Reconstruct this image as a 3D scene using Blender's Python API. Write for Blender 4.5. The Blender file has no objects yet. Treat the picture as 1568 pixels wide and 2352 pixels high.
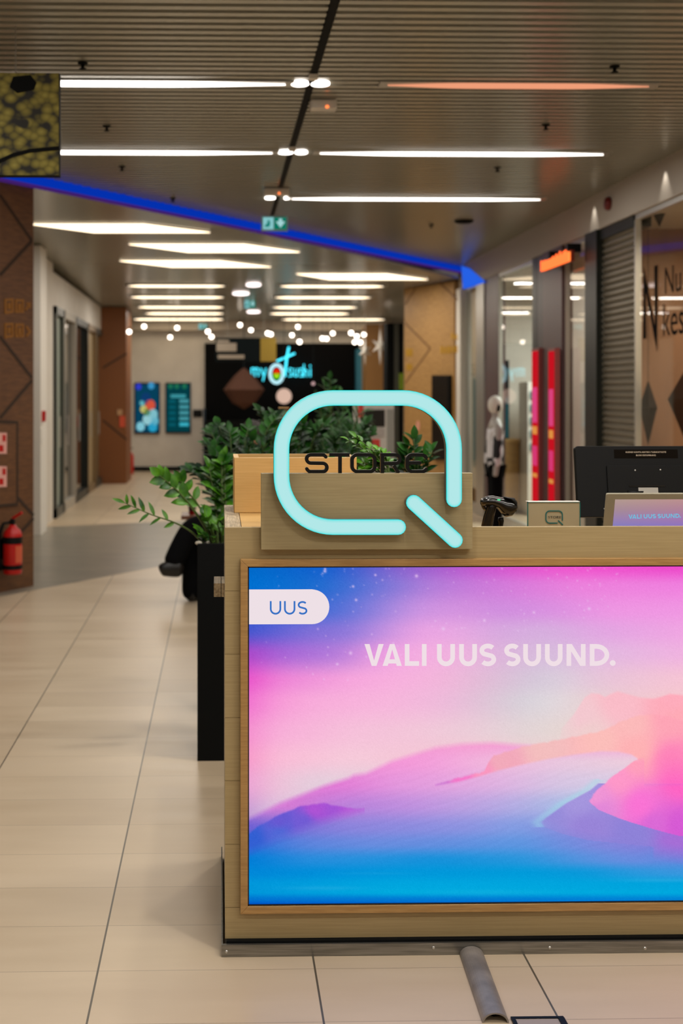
import bpy, bmesh, math, random
import numpy as np
from mathutils import Vector, Matrix

random.seed(7)
S = bpy.context.scene
COL = S.collection
# ------------------------------------------------------------------ camera, world, exposure
H = 1.593                     # eye height
F = 2915.0                    # focal length in pixels of the 1568x2352 frame
YAW = 0.0224
CX, CY = 505 + F * math.tan(YAW), 905.0
FWD = Vector((math.sin(YAW), math.cos(YAW), 0)); RGT = Vector((math.cos(YAW), -math.sin(YAW), 0))
cam = bpy.data.cameras.new('camera'); cam_o = bpy.data.objects.new('camera', cam); COL.objects.link(cam_o)
cam_o.location = (0, 0, H); cam_o.rotation_euler = (math.pi / 2, 0, -YAW)
cam.sensor_fit = 'AUTO'; cam.sensor_width = 36; cam.lens = F * 36 / 2352
cam.shift_x = (784 - CX) / 2352; cam.shift_y = -(1176 - CY) / 2352
cam.clip_start = 0.05; cam.clip_end = 100
cam.dof.use_dof = True; cam.dof.focus_distance = 3.62; cam.dof.aperture_fstop = 3.1
S.camera = cam_o
S.view_settings.view_transform = 'Standard'; S.view_settings.look = 'None'
S.view_settings.exposure = 0.0; S.view_settings.gamma = 1.0; S.view_settings.use_curve_mapping = False
S.cycles.use_denoising = True
S.cycles.max_bounces = 8; S.cycles.diffuse_bounces = 4; S.cycles.glossy_bounces = 3; S.cycles.transparent_max_bounces = 8
S.cycles.sample_clamp_indirect = 4.0
S.cycles.caustics_reflective = False; S.cycles.caustics_refractive = False
W = bpy.data.worlds.new('world'); S.world = W; W.use_nodes = True
W.node_tree.nodes['Background'].inputs[0].default_value = (1.0, 0.85, 0.68, 1)
W.node_tree.nodes['Background'].inputs[1].default_value = 0.10

WARM = (1.0, 0.945, 0.875)
KP = 0.80
def area(name, loc, sx, sy, power, col=WARM, rot=(0, 0, 0), spread=180):
    l = bpy.data.lights.new(name, 'AREA'); l.shape = 'RECTANGLE'; l.size = sx; l.size_y = sy; l.energy = power * KP; l.color = col
    l.spread = math.radians(spread)
    o = bpy.data.objects.new(name, l); o.location = loc; o.rotation_euler = rot; COL.objects.link(o); return o
def spot(name, loc, power, col=WARM, angle=70, blend=0.5, rad=0.05, rot=(0, 0, 0)):
    l = bpy.data.lights.new(name, 'SPOT'); l.energy = power * KP; l.color = col; l.spot_size = math.radians(angle); l.spot_blend = blend
    l.shadow_soft_size = rad
    o = bpy.data.objects.new(name, l); o.location = loc; o.rotation_euler = rot; COL.objects.link(o); return o
# rows of ceiling strip lamps continuing over and behind the camera (out of frame)
for (x, y, p) in ((1.9, 4.9, 44), (-2.1, 4.9, 26), (2.0, 2.6, 46), (-2.0, 2.6, 22), (1.6, 0.4, 66), (-2.0, 0.4, 26), (1.6, -2.0, 44), (-2.0, -2.0, 24)):
    area('strip_lamp', (x, y, 3.36), 2.2, 0.12, p)
# lamps behind the light panels of the far hall
for (x, y, p) in ((-1.1, 8.2, 24), (1.9, 8.2, 24), (1.9, 10.4, 24), (-0.9, 13.4, 26), (0.1, 15.3, 30), (-0.5, 17.2, 26), (2.0, 18.2, 24),
                  (-0.8, 20.5, 26), (1.7, 20.5, 24), (-0.8, 23.5, 26), (1.8, 23.5, 24)):
    area('panel_lamp', (x, y, 3.27 - .0158 * max(0, y - 13) if y > 12 else 3.36), 1.3, 0.14, p)
# down-lights along the black track
for (y, p) in ((1.06, 40), (3.15, 95), (5.24, 70), (7.33, 40), (9.42, 40), (11.6, 36)):
    spot('track_downlight', (.46, y, 3.36), p, WARM, 128, 0.5, 0.045)
# wall washers over the right bulkhead
for y in (11.46, 9.62, 7.8): spot('wall_washer', (3.345, y, 3.37), 5, WARM, 70, 0.6, 0.01)
spot('pillar_downlight', (2.62, 17.9, 3.26), 95, WARM, 62, 0.6, 0.04, (0.0, math.radians(14), 0))
# shop interiors on the right
area('shop_lamp', (4.6, 9.6, 2.9), 1.2, 1.2, 100, (1, .80, .62))
area('shop_lamp', (4.8, 12.6, 2.9), 1.0, 1.6, 90, (1, .92, .82))
area('shop_lamp', (4.8, 15.2, 2.9), 1.0, 2.0, 170, (.95, .97, .90))

# ------------------------------------------------------------------ helpers
def lin(v):
    v = v / 255.0
    return v / 12.92 if v <= 0.04045 else ((v + 0.055) / 1.055) ** 2.4
def c(r, g, b): return (lin(r), lin(g), lin(b), 1.0)
def ray(px, py): return FWD + RGT * ((px - CX) / F) + Vector((0, 0, -(py - CY) / F))
CAM = Vector((0, 0, H))
def PY(px, py, Y): d = ray(px, py); return CAM + d * (Y / d.y)
def PXx(px, py, X): d = ray(px, py); return CAM + d * (X / d.x)
def PZ(px, py, z): d = ray(px, py); return CAM + d * ((z - H) / d.z)
def PP(px, py, p0, n): d = ray(px, py); return CAM + d * ((p0 - CAM).dot(n) / d.dot(n))
UP = Vector((0, 0, 1))

ORG = {}
def props(o, label=None, cat=None, group=None, kind=None):
    if label: o['label'] = label
    if cat: o['category'] = cat
    if group: o['group'] = group
    if kind: o['kind'] = kind
    return o
def thing(name, label, cat, loc=(0, 0, 0), group=None):
    o = bpy.data.objects.new(name, None); COL.objects.link(o); o.location = loc; o.empty_display_size = 0.1
    ORG[o.name] = Vector(loc)
    return props(o, label, cat, group)

class MB:
    def __init__(s): s.v = []; s.f = []
    def add(s, vs, fs):
        b = len(s.v); s.v += [Vector(p) for p in vs]; s.f += [tuple(i + b for i in f) for f in fs]; return s
    def box(s, x0, x1, y0, y1, z0, z1):
        return s.hexa([(x0, y0, z0), (x1, y0, z0), (x1, y1, z0), (x0, y1, z0), (x0, y0, z1), (x1, y0, z1), (x1, y1, z1), (x0, y1, z1)])
    def hexa(s, p):
        return s.add(p, [(0, 3, 2, 1), (4, 5, 6, 7), (0, 1, 5, 4), (1, 2, 6, 5), (2, 3, 7, 6), (3, 0, 4, 7)])
    def obox(s, o, a, b, n, a0, a1, b0, b1, n0, n1):
        P = lambda i, j, k: o + a * i + b * j + n * k
        return s.hexa([P(a0, b0, n0), P(a1, b0, n0), P(a1, b1, n0), P(a0, b1, n0), P(a0, b0, n1), P(a1, b0, n1), P(a1, b1, n1), P(a0, b1, n1)])
    def prism(s, poly, m, d0, d1):          # poly: 2-D outline, m(u,v,d) -> point
        n = len(poly)
        vs = [m(u, v, d0) for u, v in poly] + [m(u, v, d1) for u, v in poly]
        fs = [tuple(range(n)), tuple(range(2 * n - 1, n - 1, -1))] + [(i, n + i, n + (i + 1) % n, (i + 1) % n) for i in range(n)]
        return s.add(vs, fs)
    def stroke(s, pts, w, m, d0, d1, closed=False, cap='flat', capr=None):
        P = [Vector((p[0], p[1])) for p in pts]; n = len(P)
        h = w / 2
        L = []; R = []
        for i in range(n):
            if closed: a = P[(i - 1) % n]; b = P[(i + 1) % n]
            else: a = P[max(i - 1, 0)]; b = P[min(i + 1, n - 1)]
            t1 = (P[i] - a); t2 = (b - P[i])
            if t1.length < 1e-9: t1 = t2
            if t2.length < 1e-9: t2 = t1
            t1 = t1.normalized(); t2 = t2.normalized()
            n1 = Vector((-t1.y, t1.x)); n2 = Vector((-t2.y, t2.x))
            bis = n1 + n2
            if bis.length < 1e-6: bis = n1.copy()
            bis.normalize(); k = h / max(0.35, bis.dot(n1))
            L.append(P[i] + bis * k); R.append(P[i] - bis * k)
        if closed:
            vs = [m(q.x, q.y, d) for d in (d0, d1) for q in L + R]
            fs = []
            for i in range(n):
                j = (i + 1) % n
                fs += [(i, j, n + j, n + i), (2 * n + i, 3 * n + i, 3 * n + j, 2 * n + j), (i, 2 * n + i, 2 * n + j, j), (n + i, n + j, 3 * n + j, 3 * n + i)]
            return s.add(vs, fs)
        out = list(L)
        if cap == 'round':
            t = (P[-1] - P[-2]).normalized(); nn = Vector((-t.y, t.x))
            out += [P[-1] + nn * h * math.cos(a) + t * h * math.sin(a) for a in [math.pi * k / 8 for k in range(1, 8)]]
        out += R[::-1]
        if cap == 'round':
            t = (P[0] - P[1]).normalized(); nn = Vector((-t.y, t.x))
            out += [P[0] + nn * h * math.cos(a) + t * h * math.sin(a) for a in [math.pi * k / 8 for k in range(1, 8)]]
        return s.prism([(q.x, q.y) for q in out], m, d0, d1)
    def tube(s, pts, r, n=8, caps=True):
        P = [Vector(p) for p in pts]; k = len(P); rs = r if isinstance(r, (list, tuple)) else [r] * k
        vs = []; up = None
        for i in range(k):
            t = (P[min(i + 1, k - 1)] - P[max(i - 1, 0)]).normalized()
            if up is None: up = Vector((0, 0, 1)) if abs(t.z) < 0.9 else Vector((1, 0, 0))
            a = t.cross(up); a = a.normalized() if a.length > 1e-6 else Vector((1, 0, 0)); b = a.cross(t).normalized(); up = b
            vs += [P[i] + (a * math.cos(q) + b * math.sin(q)) * rs[i] for q in [2 * math.pi * j / n for j in range(n)]]
        fs = [(i * n + j, i * n + (j + 1) % n, (i + 1) * n + (j + 1) % n, (i + 1) * n + j) for i in range(k - 1) for j in range(n)]
        if caps: fs += [tuple(range(n - 1, -1, -1)), tuple((k - 1) * n + j for j in range(n))]
        return s.add(vs, fs)
    def lathe(s, prof, o, ax=Vector((0, 0, 1)), n=20):
        o = Vector(o); ax = Vector(ax).normalized()
        a = ax.cross(Vector((1, 0, 0)) if abs(ax.x) < .9 else Vector((0, 1, 0))).normalized(); b = ax.cross(a)
        vs = [o + ax * z + (a * math.cos(q) + b * math.sin(q)) * max(r, 1e-4) for r, z in prof for q in [2 * math.pi * j / n for j in range(n)]]
        k = len(prof)
        fs = [(i * n + j, i * n + (j + 1) % n, (i + 1) * n + (j + 1) % n, (i + 1) * n + j) for i in range(k - 1) for j in range(n)]
        fs += [tuple(range(n - 1, -1, -1)), tuple((k - 1) * n + j for j in range(n))]
        return s.add(vs, fs)
    def ball(s, o, r, n=12, sc=(1, 1, 1)):
        m = n // 2; o = Vector(o); vs = []; fs = []
        for i in range(m + 1):
            a = math.pi * i / m
            for j in range(n):
                q = 2 * math.pi * j / n
                vs.append(o + Vector((math.sin(a) * math.cos(q) * r * sc[0], math.sin(a) * math.sin(q) * r * sc[1], math.cos(a) * r * sc[2])))
        for i in range(m):
            for j in range(n): fs.append((i * n + j, (i + 1) * n + j, (i + 1) * n + (j + 1) % n, i * n + (j + 1) % n))
        return s.add(vs, fs)
    def build(s, name, m, parent=None, smooth=False, bevel=0, **kw):
        if parent is None:
            xs = [v.x for v in s.v]; ys = [v.y for v in s.v]; zs = [v.z for v in s.v]
            o0 = Vector(((min(xs) + max(xs)) / 2, (min(ys) + max(ys)) / 2, min(zs)))
        else: o0 = ORG[parent.name]
        me = bpy.data.meshes.new(name); me.from_pydata([tuple(v - o0) for v in s.v], [], s.f); me.update()
        bm = bmesh.new(); bm.from_mesh(me); bmesh.ops.recalc_face_normals(bm, faces=bm.faces); bm.to_mesh(me); bm.free()
        if m: me.materials.append(m)
        if smooth: me.polygons.foreach_set('use_smooth', [True] * len(me.polygons))
        o = bpy.data.objects.new(name, me); COL.objects.link(o)
        if parent is None: o.location = o0
        else: o.parent = parent
        ORG[o.name] = o0
        if bevel:
            b = o.modifiers.new('bevel', 'BEVEL'); b.width = bevel; b.segments = 2; b.limit_method = 'ANGLE'; b.angle_limit = math.radians(40)
        return props(o, **kw)
def struct(o): o['kind'] = 'structure'; return o

def text(body, size, o, a, b, n, d, m, name, parent, align='LEFT', thick=0.0, bold=0.0):
    """built-in sans lettering as a mesh lying in the plane o + a*u + b*v"""
    cu = bpy.data.curves.new('t', 'FONT'); cu.body = body; cu.size = size; cu.align_x = align; cu.extrude = 0; cu.offset = bold
    to = bpy.data.objects.new('t', cu); COL.objects.link(to)
    dg = bpy.context.evaluated_depsgraph_get(); me = bpy.data.meshes.new_from_object(to.evaluated_get(dg))
    mb = MB(); mb.add([o + a * v.co.x + b * v.co.y + n * d for v in me.vertices], [tuple(p.vertices) for p in me.polygons])
    bpy.data.objects.remove(to); bpy.data.curves.remove(cu); bpy.data.meshes.remove(me)
    return mb.build(name, m, parent)

def glyph(mb, ch, x0, x1, yt, yb, w, m, d0, d1):
    """capital letter drawn from strokes; x0..x1, yt (top) .. yb (bottom) are its outer limits, y grows downwards"""
    h = w / 2; S_ = lambda pts, **k: mb.stroke(pts, w, m, d0, d1, **k); G_ = lambda poly: mb.prism(poly, m, d0, d1)
    mid = (x0 + x1) / 2; a, bb = x0 + h, x1 - h; H_ = yb - yt
    if ch == 'V': G_([(x0, yt), (x0 + w * 1.1, yt), (mid, yb - w * 1.15), (x1 - w * 1.1, yt), (x1, yt), (mid + w * .52, yb), (mid - w * .52, yb)])
    elif ch == 'A':
        G_([(x0, yb), (mid - w * .5, yt), (mid + w * .5, yt), (x1, yb), (x1 - w * 1.1, yb), (mid, yt + w * 1.15), (x0 + w * 1.1, yb)])
        k = .70; G_([(x0 + (mid - x0) * .52, yt + H_ * k), (x1 - (x1 - mid) * .52, yt + H_ * k), (x1 - (x1 - mid) * .36, yt + H_ * k + w * .9), (x0 + (mid - x0) * .36, yt + H_ * k + w * .9)])
    elif ch == 'L': S_([(a, yt), (a, yb - h), (x1, yb - h)])
    elif ch == 'I': S_([(mid, yt), (mid, yb)])
    elif ch == 'U':
        r = (bb - a) / 2; ry = min(r, H_ * .45); S_([(a, yt)] + [(mid - r * math.cos(t), yb - h - ry + ry * math.sin(t)) for t in [math.pi * k / 14 for k in range(15)]] + [(bb, yt)])
    elif ch == 'S':
        r1 = (H_ - w) / 4; rx = (bb - a) / 2; c1 = yt + h + r1; c2 = yb - h - r1
        S_([(mid + rx * math.cos(math.radians(t)), c1 - r1 * math.sin(math.radians(t))) for t in range(35, 231, 15)] + [(mid - rx * math.cos(math.radians(t)) , c2 - r1 * math.sin(math.radians(t))) for t in range(130, 36, -15)][0:0]
           + [(mid + rx * math.cos(math.radians(t)), c2 - r1 * math.sin(math.radians(t))) for t in range(50, -146, -15)])
    elif ch == 'N': S_([(a, yt), (a, yb)]); S_([(bb, yt), (bb, yb)]); G_([(x0, yt), (x0 + w * 1.15, yt), (x1, yb), (x1 - w * 1.15, yb)])
    elif ch == 'D':
        r = (H_ - w) / 2; rx = (bb - a) * .72; S_([(a, yt + h), (bb - rx, yt + h)] + [(bb - rx + rx * math.sin(t), yt + h + r - r * math.cos(t)) for t in [math.pi * k / 14 for k in range(1, 14)]] + [(bb - rx, yb - h), (a, yb - h)], closed=True)
    elif ch == '.': G_([(mid + (x1 - x0) / 2 * math.cos(t), yb - (x1 - x0) / 2 + (x1 - x0) / 2 * math.sin(t)) for t in [2 * math.pi * k / 14 for k in range(14)]])
HEAD = (('V', 75, 165), ('A', 160, 250), ('L', 264, 331), ('I', 344, 366), ('U', 415, 499), ('U', 519, 602), ('S', 614, 692), ('S', 730, 806), ('U', 819, 902), ('U', 921, 1003), ('N', 1022, 1111), ('D', 1131, 1222), ('.', 1225, 1252))

# ------------------------------------------------------------------ materials
def mat(name, col, rough=0.5, metal=0.0, spec=0.5, emit=None, es=0.0):
    m = bpy.data.materials.new(name); m.use_nodes = True; b = m.node_tree.nodes['Principled BSDF']
    b.inputs['Base Color'].default_value = col; b.inputs['Roughness'].default_value = rough; b.inputs['Metallic'].default_value = metal
    b.inputs['Specular IOR Level'].default_value = spec
    if emit: b.inputs['Emission Color'].default_value = emit; b.inputs['Emission Strength'].default_value = es
    return m
def nodes(m): return m.node_tree, m.node_tree.nodes, m.node_tree.links, m.node_tree.nodes['Principled BSDF']
def noisy(name, c0, c1, scale=(1, 1, 1), detail=4, rough=0.5, metal=0.0, spec=0.5, bump=0.0, coord='Object', nscale=5.0, lo=.35, hi=.65):
    m = mat(name, c0, rough, metal, spec); t, N, L, B = nodes(m)
    tc = N.new('ShaderNodeTexCoord'); mp = N.new('ShaderNodeMapping'); mp.inputs['Scale'].default_value = scale
    nz = N.new('ShaderNodeTexNoise'); nz.inputs['Scale'].default_value = nscale; nz.inputs['Detail'].default_value = detail
    cr = N.new('ShaderNodeValToRGB'); cr.color_ramp.elements[0].color = c0; cr.color_ramp.elements[1].color = c1
    cr.color_ramp.elements[0].position = lo; cr.color_ramp.elements[1].position = hi
    L.new(tc.outputs[coord], mp.inputs[0]); L.new(mp.outputs[0], nz.inputs[0]); L.new(nz.outputs[0], cr.inputs[0]); L.new(cr.outputs[0], B.inputs['Base Color'])
    if bump:
        bp = N.new('ShaderNodeBump'); bp.inputs['Strength'].default_value = bump; bp.inputs['Distance'].default_value = 0.002
        L.new(nz.outputs[0], bp.inputs['Height']); L.new(bp.outputs[0], B.inputs['Normal'])
    return m
def glow(name, col, s=1.0):
    m = bpy.data.materials.new(name); m.use_nodes = True; t = m.node_tree; N = t.nodes; N.remove(N['Principled BSDF'])
    e = N.new('ShaderNodeEmission'); e.inputs[0].default_value = col; e.inputs[1].default_value = s
    t.links.new(e.outputs[0], N['Material Output'].inputs[0]); return m
def glass(name, tint=(0.93, 0.96, 0.95, 1)):
    m = bpy.data.materials.new(name); m.use_nodes = True; t = m.node_tree; N = t.nodes; L = t.links; N.remove(N['Principled BSDF'])
    a = N.new('ShaderNodeBsdfTransparent'); a.inputs[0].default_value = tint
    g = N.new('ShaderNodeBsdfGlossy'); g.inputs[1].default_value = 0.02
    f = N.new('ShaderNodeFresnel'); f.inputs[0].default_value = 1.55
    ge = N.new('ShaderNodeNewGeometry'); iv = N.new('ShaderNodeMath'); iv.operation = 'SUBTRACT'; iv.inputs[0].default_value = 1.0; L.new(ge.outputs['Backfacing'], iv.inputs[1])
    mu_ = N.new('ShaderNodeMath'); mu_.operation = 'MULTIPLY'; L.new(f.outputs[0], mu_.inputs[0]); L.new(iv.outputs[0], mu_.inputs[1])
    x = N.new('ShaderNodeMixShader'); L.new(mu_.outputs[0], x.inputs[0]); L.new(a.outputs[0], x.inputs[1]); L.new(g.outputs[0], x.inputs[2])
    L.new(x.outputs[0], N['Material Output'].inputs[0]); return m

M = {}
M['ash'] = noisy('ash_wood', c(170, 150, 108), c(160, 140, 98), (1.2, 40, 60), rough=.5, nscale=4)
M['ash_side'] = noisy('ash_wood_end', c(196, 178, 146), c(150, 132, 104), (26, 2, 26), rough=.5, nscale=6)
M['maple'] = noisy('maple_veneer', c(214, 174, 112), c(206, 165, 102), (2, 40, 50), rough=.4, nscale=4)
M['frame'] = noisy('oak_frame', c(176, 138, 84), c(158, 120, 70), (3, 30, 50), rough=.4, nscale=5)
M['panel'] = noisy('sign_panel_veneer', c(160, 144, 106), c(150, 134, 97), (2, 40, 60), rough=.5, nscale=4)
M['steel'] = noisy('brushed_steel', c(150, 148, 142), c(120, 118, 112), (2, 60, 60), rough=.35, metal=.85, nscale=3)
M['alu'] = mat('aluminium', c(190, 188, 182), .35, .8)
M['black'] = mat('black_plastic', c(9, 10, 11), .5, 0, .2)
M['gloss_black'] = mat('glossy_black_plastic', c(12, 12, 12), .18)
M['matte_black'] = mat('matte_black', c(9, 11, 12), .75, 0, .15)
M['letter'] = mat('black_letter', c(9, 10, 11), .4, 0, .25)
M['lightgrey'] = mat('pale_grey_plastic', c(214, 208, 200), .4)
M['grey'] = mat('grey_plastic', c(140, 138, 130), .5)
M['white'] = mat('white_paint', c(232, 228, 220), .5)
M['wallw'] = noisy('white_plaster', c(214, 208, 198), c(206, 200, 190), (1, 1, 1), rough=.6, nscale=3)
M['beige'] = mat('beige_paint', c(190, 178, 160), .55)
M['bulk'] = mat('bulkhead_paint', c(188, 178, 164), .5)
M['slat'] = mat('ceiling_slat', c(178, 176, 164), .24, .35)
M['plenum'] = mat('plenum_black', c(22, 20, 17), .9)
M['cladding'] = noisy('brown_wood_cladding', c(112, 74, 42), c(88, 56, 31), (3, 3, 26), rough=.5, nscale=3)
M['oakclad'] = noisy('oak_cladding', c(182, 142, 84), c(160, 120, 68), (3, 3, 24), rough=.5, nscale=3)
M['groove'] = mat('groove_dark', c(52, 34, 20), .7)
M['gold'] = mat('gold_lettering', c(196, 150, 40), .35, .3)
M['red'] = mat('red_enamel', c(190, 18, 16), .3)
M['redsign'] = mat('red_sign', c(205, 60, 48), .5)
M['plum'] = mat('plum_panel', c(92, 64, 66), .4)
M['darkframe'] = mat('dark_green_frame', c(26, 30, 25), .4, .3)
M['shutter'] = mat('shutter_metal', c(132, 124, 108), .4, .5)
M['glass'] = glass('clear_glass')
M['acryl'] = mat('acrylic_edge', c(30, 105, 100), .2)
M['soil'] = noisy('soil', c(30, 24, 18), c(52, 42, 30), (1, 1, 1), nscale=60, rough=.95)
M['pebble'] = mat('pebble', c(190, 184, 170), .6)
M['leaf'] = noisy('leaf_green', c(86, 146, 20), c(24, 76, 12), (1, 1, 1), nscale=14, rough=.38, spec=.35)
M['leafd'] = noisy('leaf_dark_green', c(38, 94, 20), c(6, 38, 14), (1, 1, 1), nscale=12, rough=.45, spec=.25)
M['stem'] = mat('stem_green', c(74, 96, 40), .5)
M['cloth_black'] = mat('black_trousers', c(8, 9, 12), .9, 0, .1)
M['cloth_maroon'] = mat('maroon_jacket', c(96, 28, 22), .85)
M['skin'] = mat('skin', c(202, 150, 122), .5)
M['hair'] = mat('dark_hair', c(34, 24, 18), .6)
M['shoe'] = mat('black_shoe', c(12, 12, 13), .35)
M['walnut'] = mat('brown_tabletop', c(104, 62, 40), .45)
M['cyan_face'] = glow('sign_light_face', c(178, 232, 232), 1.0)
M['cyan_rim'] = glow('sign_light_rim', c(40, 226, 224), 1.0)
M['strip'] = glow('strip_light_white', (1, .92, .84, 1), 5.0)
M['strip_warm'] = glow('light_panel_warm', (1, .80, .55, 1), 3.2)
M['strip_salmon'] = glow('strip_light_salmon', c(240, 158, 120), 1.0)
M['bulb'] = glow('bulb_glow', (1, .86, .72, 1), 6.0)
M['blue'] = glow('blue_led', (0.001, .03, .42, 1), 1.0)
M['blue2'] = glow('painted_blue_glow', (0.02, .12, .78, 1), 1.0)
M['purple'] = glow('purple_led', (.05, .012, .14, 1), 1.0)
M['neon'] = glow('orange_neon', (1.0, .13, .03, 1), 2.2)
M['sushi'] = glow('cyan_neon', (.06, .66, .82, 1), 2.4)
M['led_red'] = glow('orange_led', (1, .2, .05, 1), 2.0)
M['led_green'] = glow('green_led', (.08, .8, .3, 1), 0.9)

# tiled floor
def floor_mat():
    m = mat('floor_tiles', c(200, 180, 152), .34, 0, .5); t, N, L, B = nodes(m)
    tc = N.new('ShaderNodeTexCoord'); sp = N.new('ShaderNodeSeparateXYZ'); L.new(tc.outputs['Object'], sp.inputs[0])
    def mth(op, a, b=None):
        n = N.new('ShaderNodeMath'); n.operation = op
        for i, v in enumerate((a, b)):
            if v is None: continue
            if isinstance(v, (int, float)): n.inputs[i].default_value = v
            else: L.new(v, n.inputs[i])
        return n.outputs[0]
    def joint(s, off, pitch, w):
        q = mth('DIVIDE', mth('ADD', s, off), pitch); fr = mth('FRACT', q)
        d = mth('MULTIPLY', mth('ABSOLUTE', mth('SUBTRACT', fr, .5)), pitch)
        return mth('GREATER_THAN', d, pitch / 2 - w), mth('FLOOR', q)
    jx, ix = joint(sp.outputs[0], .337 + 9.0, .6, .0028)
    jy, iy = joint(sp.outputs[1], -3.572 + 9.0, .298, .0013)
    wn = N.new('ShaderNodeTexWhiteNoise'); wn.noise_dimensions = '2D'
    cb = N.new('ShaderNodeCombineXYZ'); L.new(ix, cb.inputs[0]); L.new(iy, cb.inputs[1]); L.new(cb.outputs[0], wn.inputs[0])
    nz = N.new('ShaderNodeTexNoise'); nz.inputs['Scale'].default_value = 3.0; nz.inputs['Detail'].default_value = 6
    mp = N.new('ShaderNodeMapping'); mp.inputs['Scale'].default_value = (.6, 3, 1); L.new(tc.outputs['Object'], mp.inputs[0]); L.new(mp.outputs[0], nz.inputs[0])
    v = mth('ADD', mth('MULTIPLY', wn.outputs[0], .35), mth('MULTIPLY', nz.outputs[0], .65))
    cr = N.new('ShaderNodeValToRGB'); cr.color_ramp.elements[0].position = .25; cr.color_ramp.elements[1].position = .75
    cr.color_ramp.elements[0].color = c(190, 170, 142); cr.color_ramp.elements[1].color = c(206, 187, 160); L.new(v, cr.inputs[0])
    m1 = N.new('ShaderNodeMix'); m1.data_type = 'RGBA'; L.new(mth('MULTIPLY', jy, .55), m1.inputs[0]); L.new(cr.outputs[0], m1.inputs[6]); m1.inputs[7].default_value = c(96, 84, 64)
    m2 = N.new('ShaderNodeMix'); m2.data_type = 'RGBA'; L.new(jx, m2.inputs[0]); L.new(m1.outputs[2], m2.inputs[6]); m2.inputs[7].default_value = c(84, 76, 62)
    L.new(m2.outputs[2], B.inputs['Base Color'])
    r = N.new('ShaderNodeMapRange'); r.inputs[3].default_value = .26; r.inputs[4].default_value = .42; L.new(nz.outputs[0], r.inputs[0]); L.new(r.outputs[0], B.inputs['Roughness'])
    return m
M['floor'] = floor_mat()
M['floorband'] = noisy('grey_floor_tiles', c(142, 134, 120), c(126, 120, 108), (1, 3, 1), nscale=2, rough=.3)

# ------------------------------------------------------------------ THE SETTING
ZC = 3.393           # slatted ceiling
ZF = 3.305           # far ceiling, one step lower
def diagY(x): return 10.5 + 1.49 * (x + 1.53)
FSL = .0158           # slight fall of the far ceiling
def ZFA(y): return ZF - FSL * max(0.0, y - 13.0)
FP0, FPN = Vector((0, 13, ZF)), Vector((0, FSL, 1))
def PF(px, py, d=0.0): return PP(px, py, FP0 - UP * d, FPN)
def diagX(y): return (y - 10.5) / 1.49 - 1.53
fo = bpy.data.objects.new('floor', bpy.data.meshes.new('floor'))
fo.data.from_pydata([(-7, -5, 0), (7, -5, 0), (7, 30, 0), (-7, 30, 0), (-7, -5, -.1), (7, -5, -.1), (7, 30, -.1), (-7, 30, -.1)], [],
                    [(0, 1, 2, 3), (7, 6, 5, 4), (0, 4, 5, 1), (1, 5, 6, 2), (2, 6, 7, 3), (3, 7, 4, 0)])
fo.data.materials.append(M['floor']); COL.objects.link(fo); struct(fo); ORG['floor'] = Vector()
b = MB()
b.prism([(-2.1, diagY(-2.1) - .19), (3.3, diagY(3.3) - .19), (3.3, 17.6), (-2.1, 15.25)], lambda u, v, d: Vector((u, v, d)), .0, .0015)
struct(b.build('floor_band', M['floorband']))

b = MB()
ys = np.arange(-4.0, 18.0, .1)
for y in ys:
    xl = max(-6.0, diagX(y))
    if xl < .50: b.box(xl, .505, y, y + .05, ZC, ZC + .05)
    xl = max(.55, diagX(y))
    if xl < 3.4: b.box(xl, 3.42, y, y + .05, ZC, ZC + .05)
b.add([(-6, -5, ZC + .06), (3.5, -5, ZC + .06), (3.5, 19, ZC + .06), (-6, 19, ZC + .06)], [(0, 1, 2, 3)])
co = b.build('ceiling', M['slat']); struct(co)
me = co.data; me.materials.append(M['plenum']); me.polygons[len(me.polygons) - 1].material_index = 1
b = MB()
for y in np.arange(7.0, 26.3, .1):
    xr = min(4.2, diagX(y) - .03)
    if xr > -4: b.box(-4, xr, y, y + .097, ZFA(y), ZFA(y) + .03)
struct(b.build('ceiling', M['slat']))
# walls
struct(MB().box(-6.1, -6, -5, 12, 0, 3.5).build('wall_left', M['wallw']))
struct(MB().box(-6, 7, -5.1, -5, 0, 3.5).build('wall_back', M['wallw']))
struct(MB().box(3.45, 3.6, -5, 8.6, 0, 3.08).build('wall_right', M['beige']))
struct(MB().box(3.40, 3.75, -5, 18.05, 3.076, ZC + .06).build('trim_1', M['bulk']))      # bulkhead over the shop fronts
struct(MB().box(-4, -2.11, 16.1, 26.29, 2.72, 3.14).build('trim_2', M['wallw']))             # bulkhead over the left shop doors
struct(MB().box(-4, -2.11, 14.9, 16.1, 0, 3.25).build('wall_left', M['wallw']))
struct(MB().box(-2.16, -2.02, 14.35, 14.85, 0, 3.27).build('trim_3', M['white']))
struct(MB().box(-4, 7, 26.3, 26.5, 0, ZF).build('wall_far', M['wallw']))
struct(MB().box(-4, -4 + .1, 10, 26.3, 0, ZF).build('wall_left', M['matte_black']))
struct(MB().box(-1.95, .0, 26.27, 26.3, 0, .09).build('baseboard_far', M['matte_black']))
struct(MB().box(-2.0, 3.5, 26.0, 26.3, 2.90, ZF).build('trim_5', M['bulk']))

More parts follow.
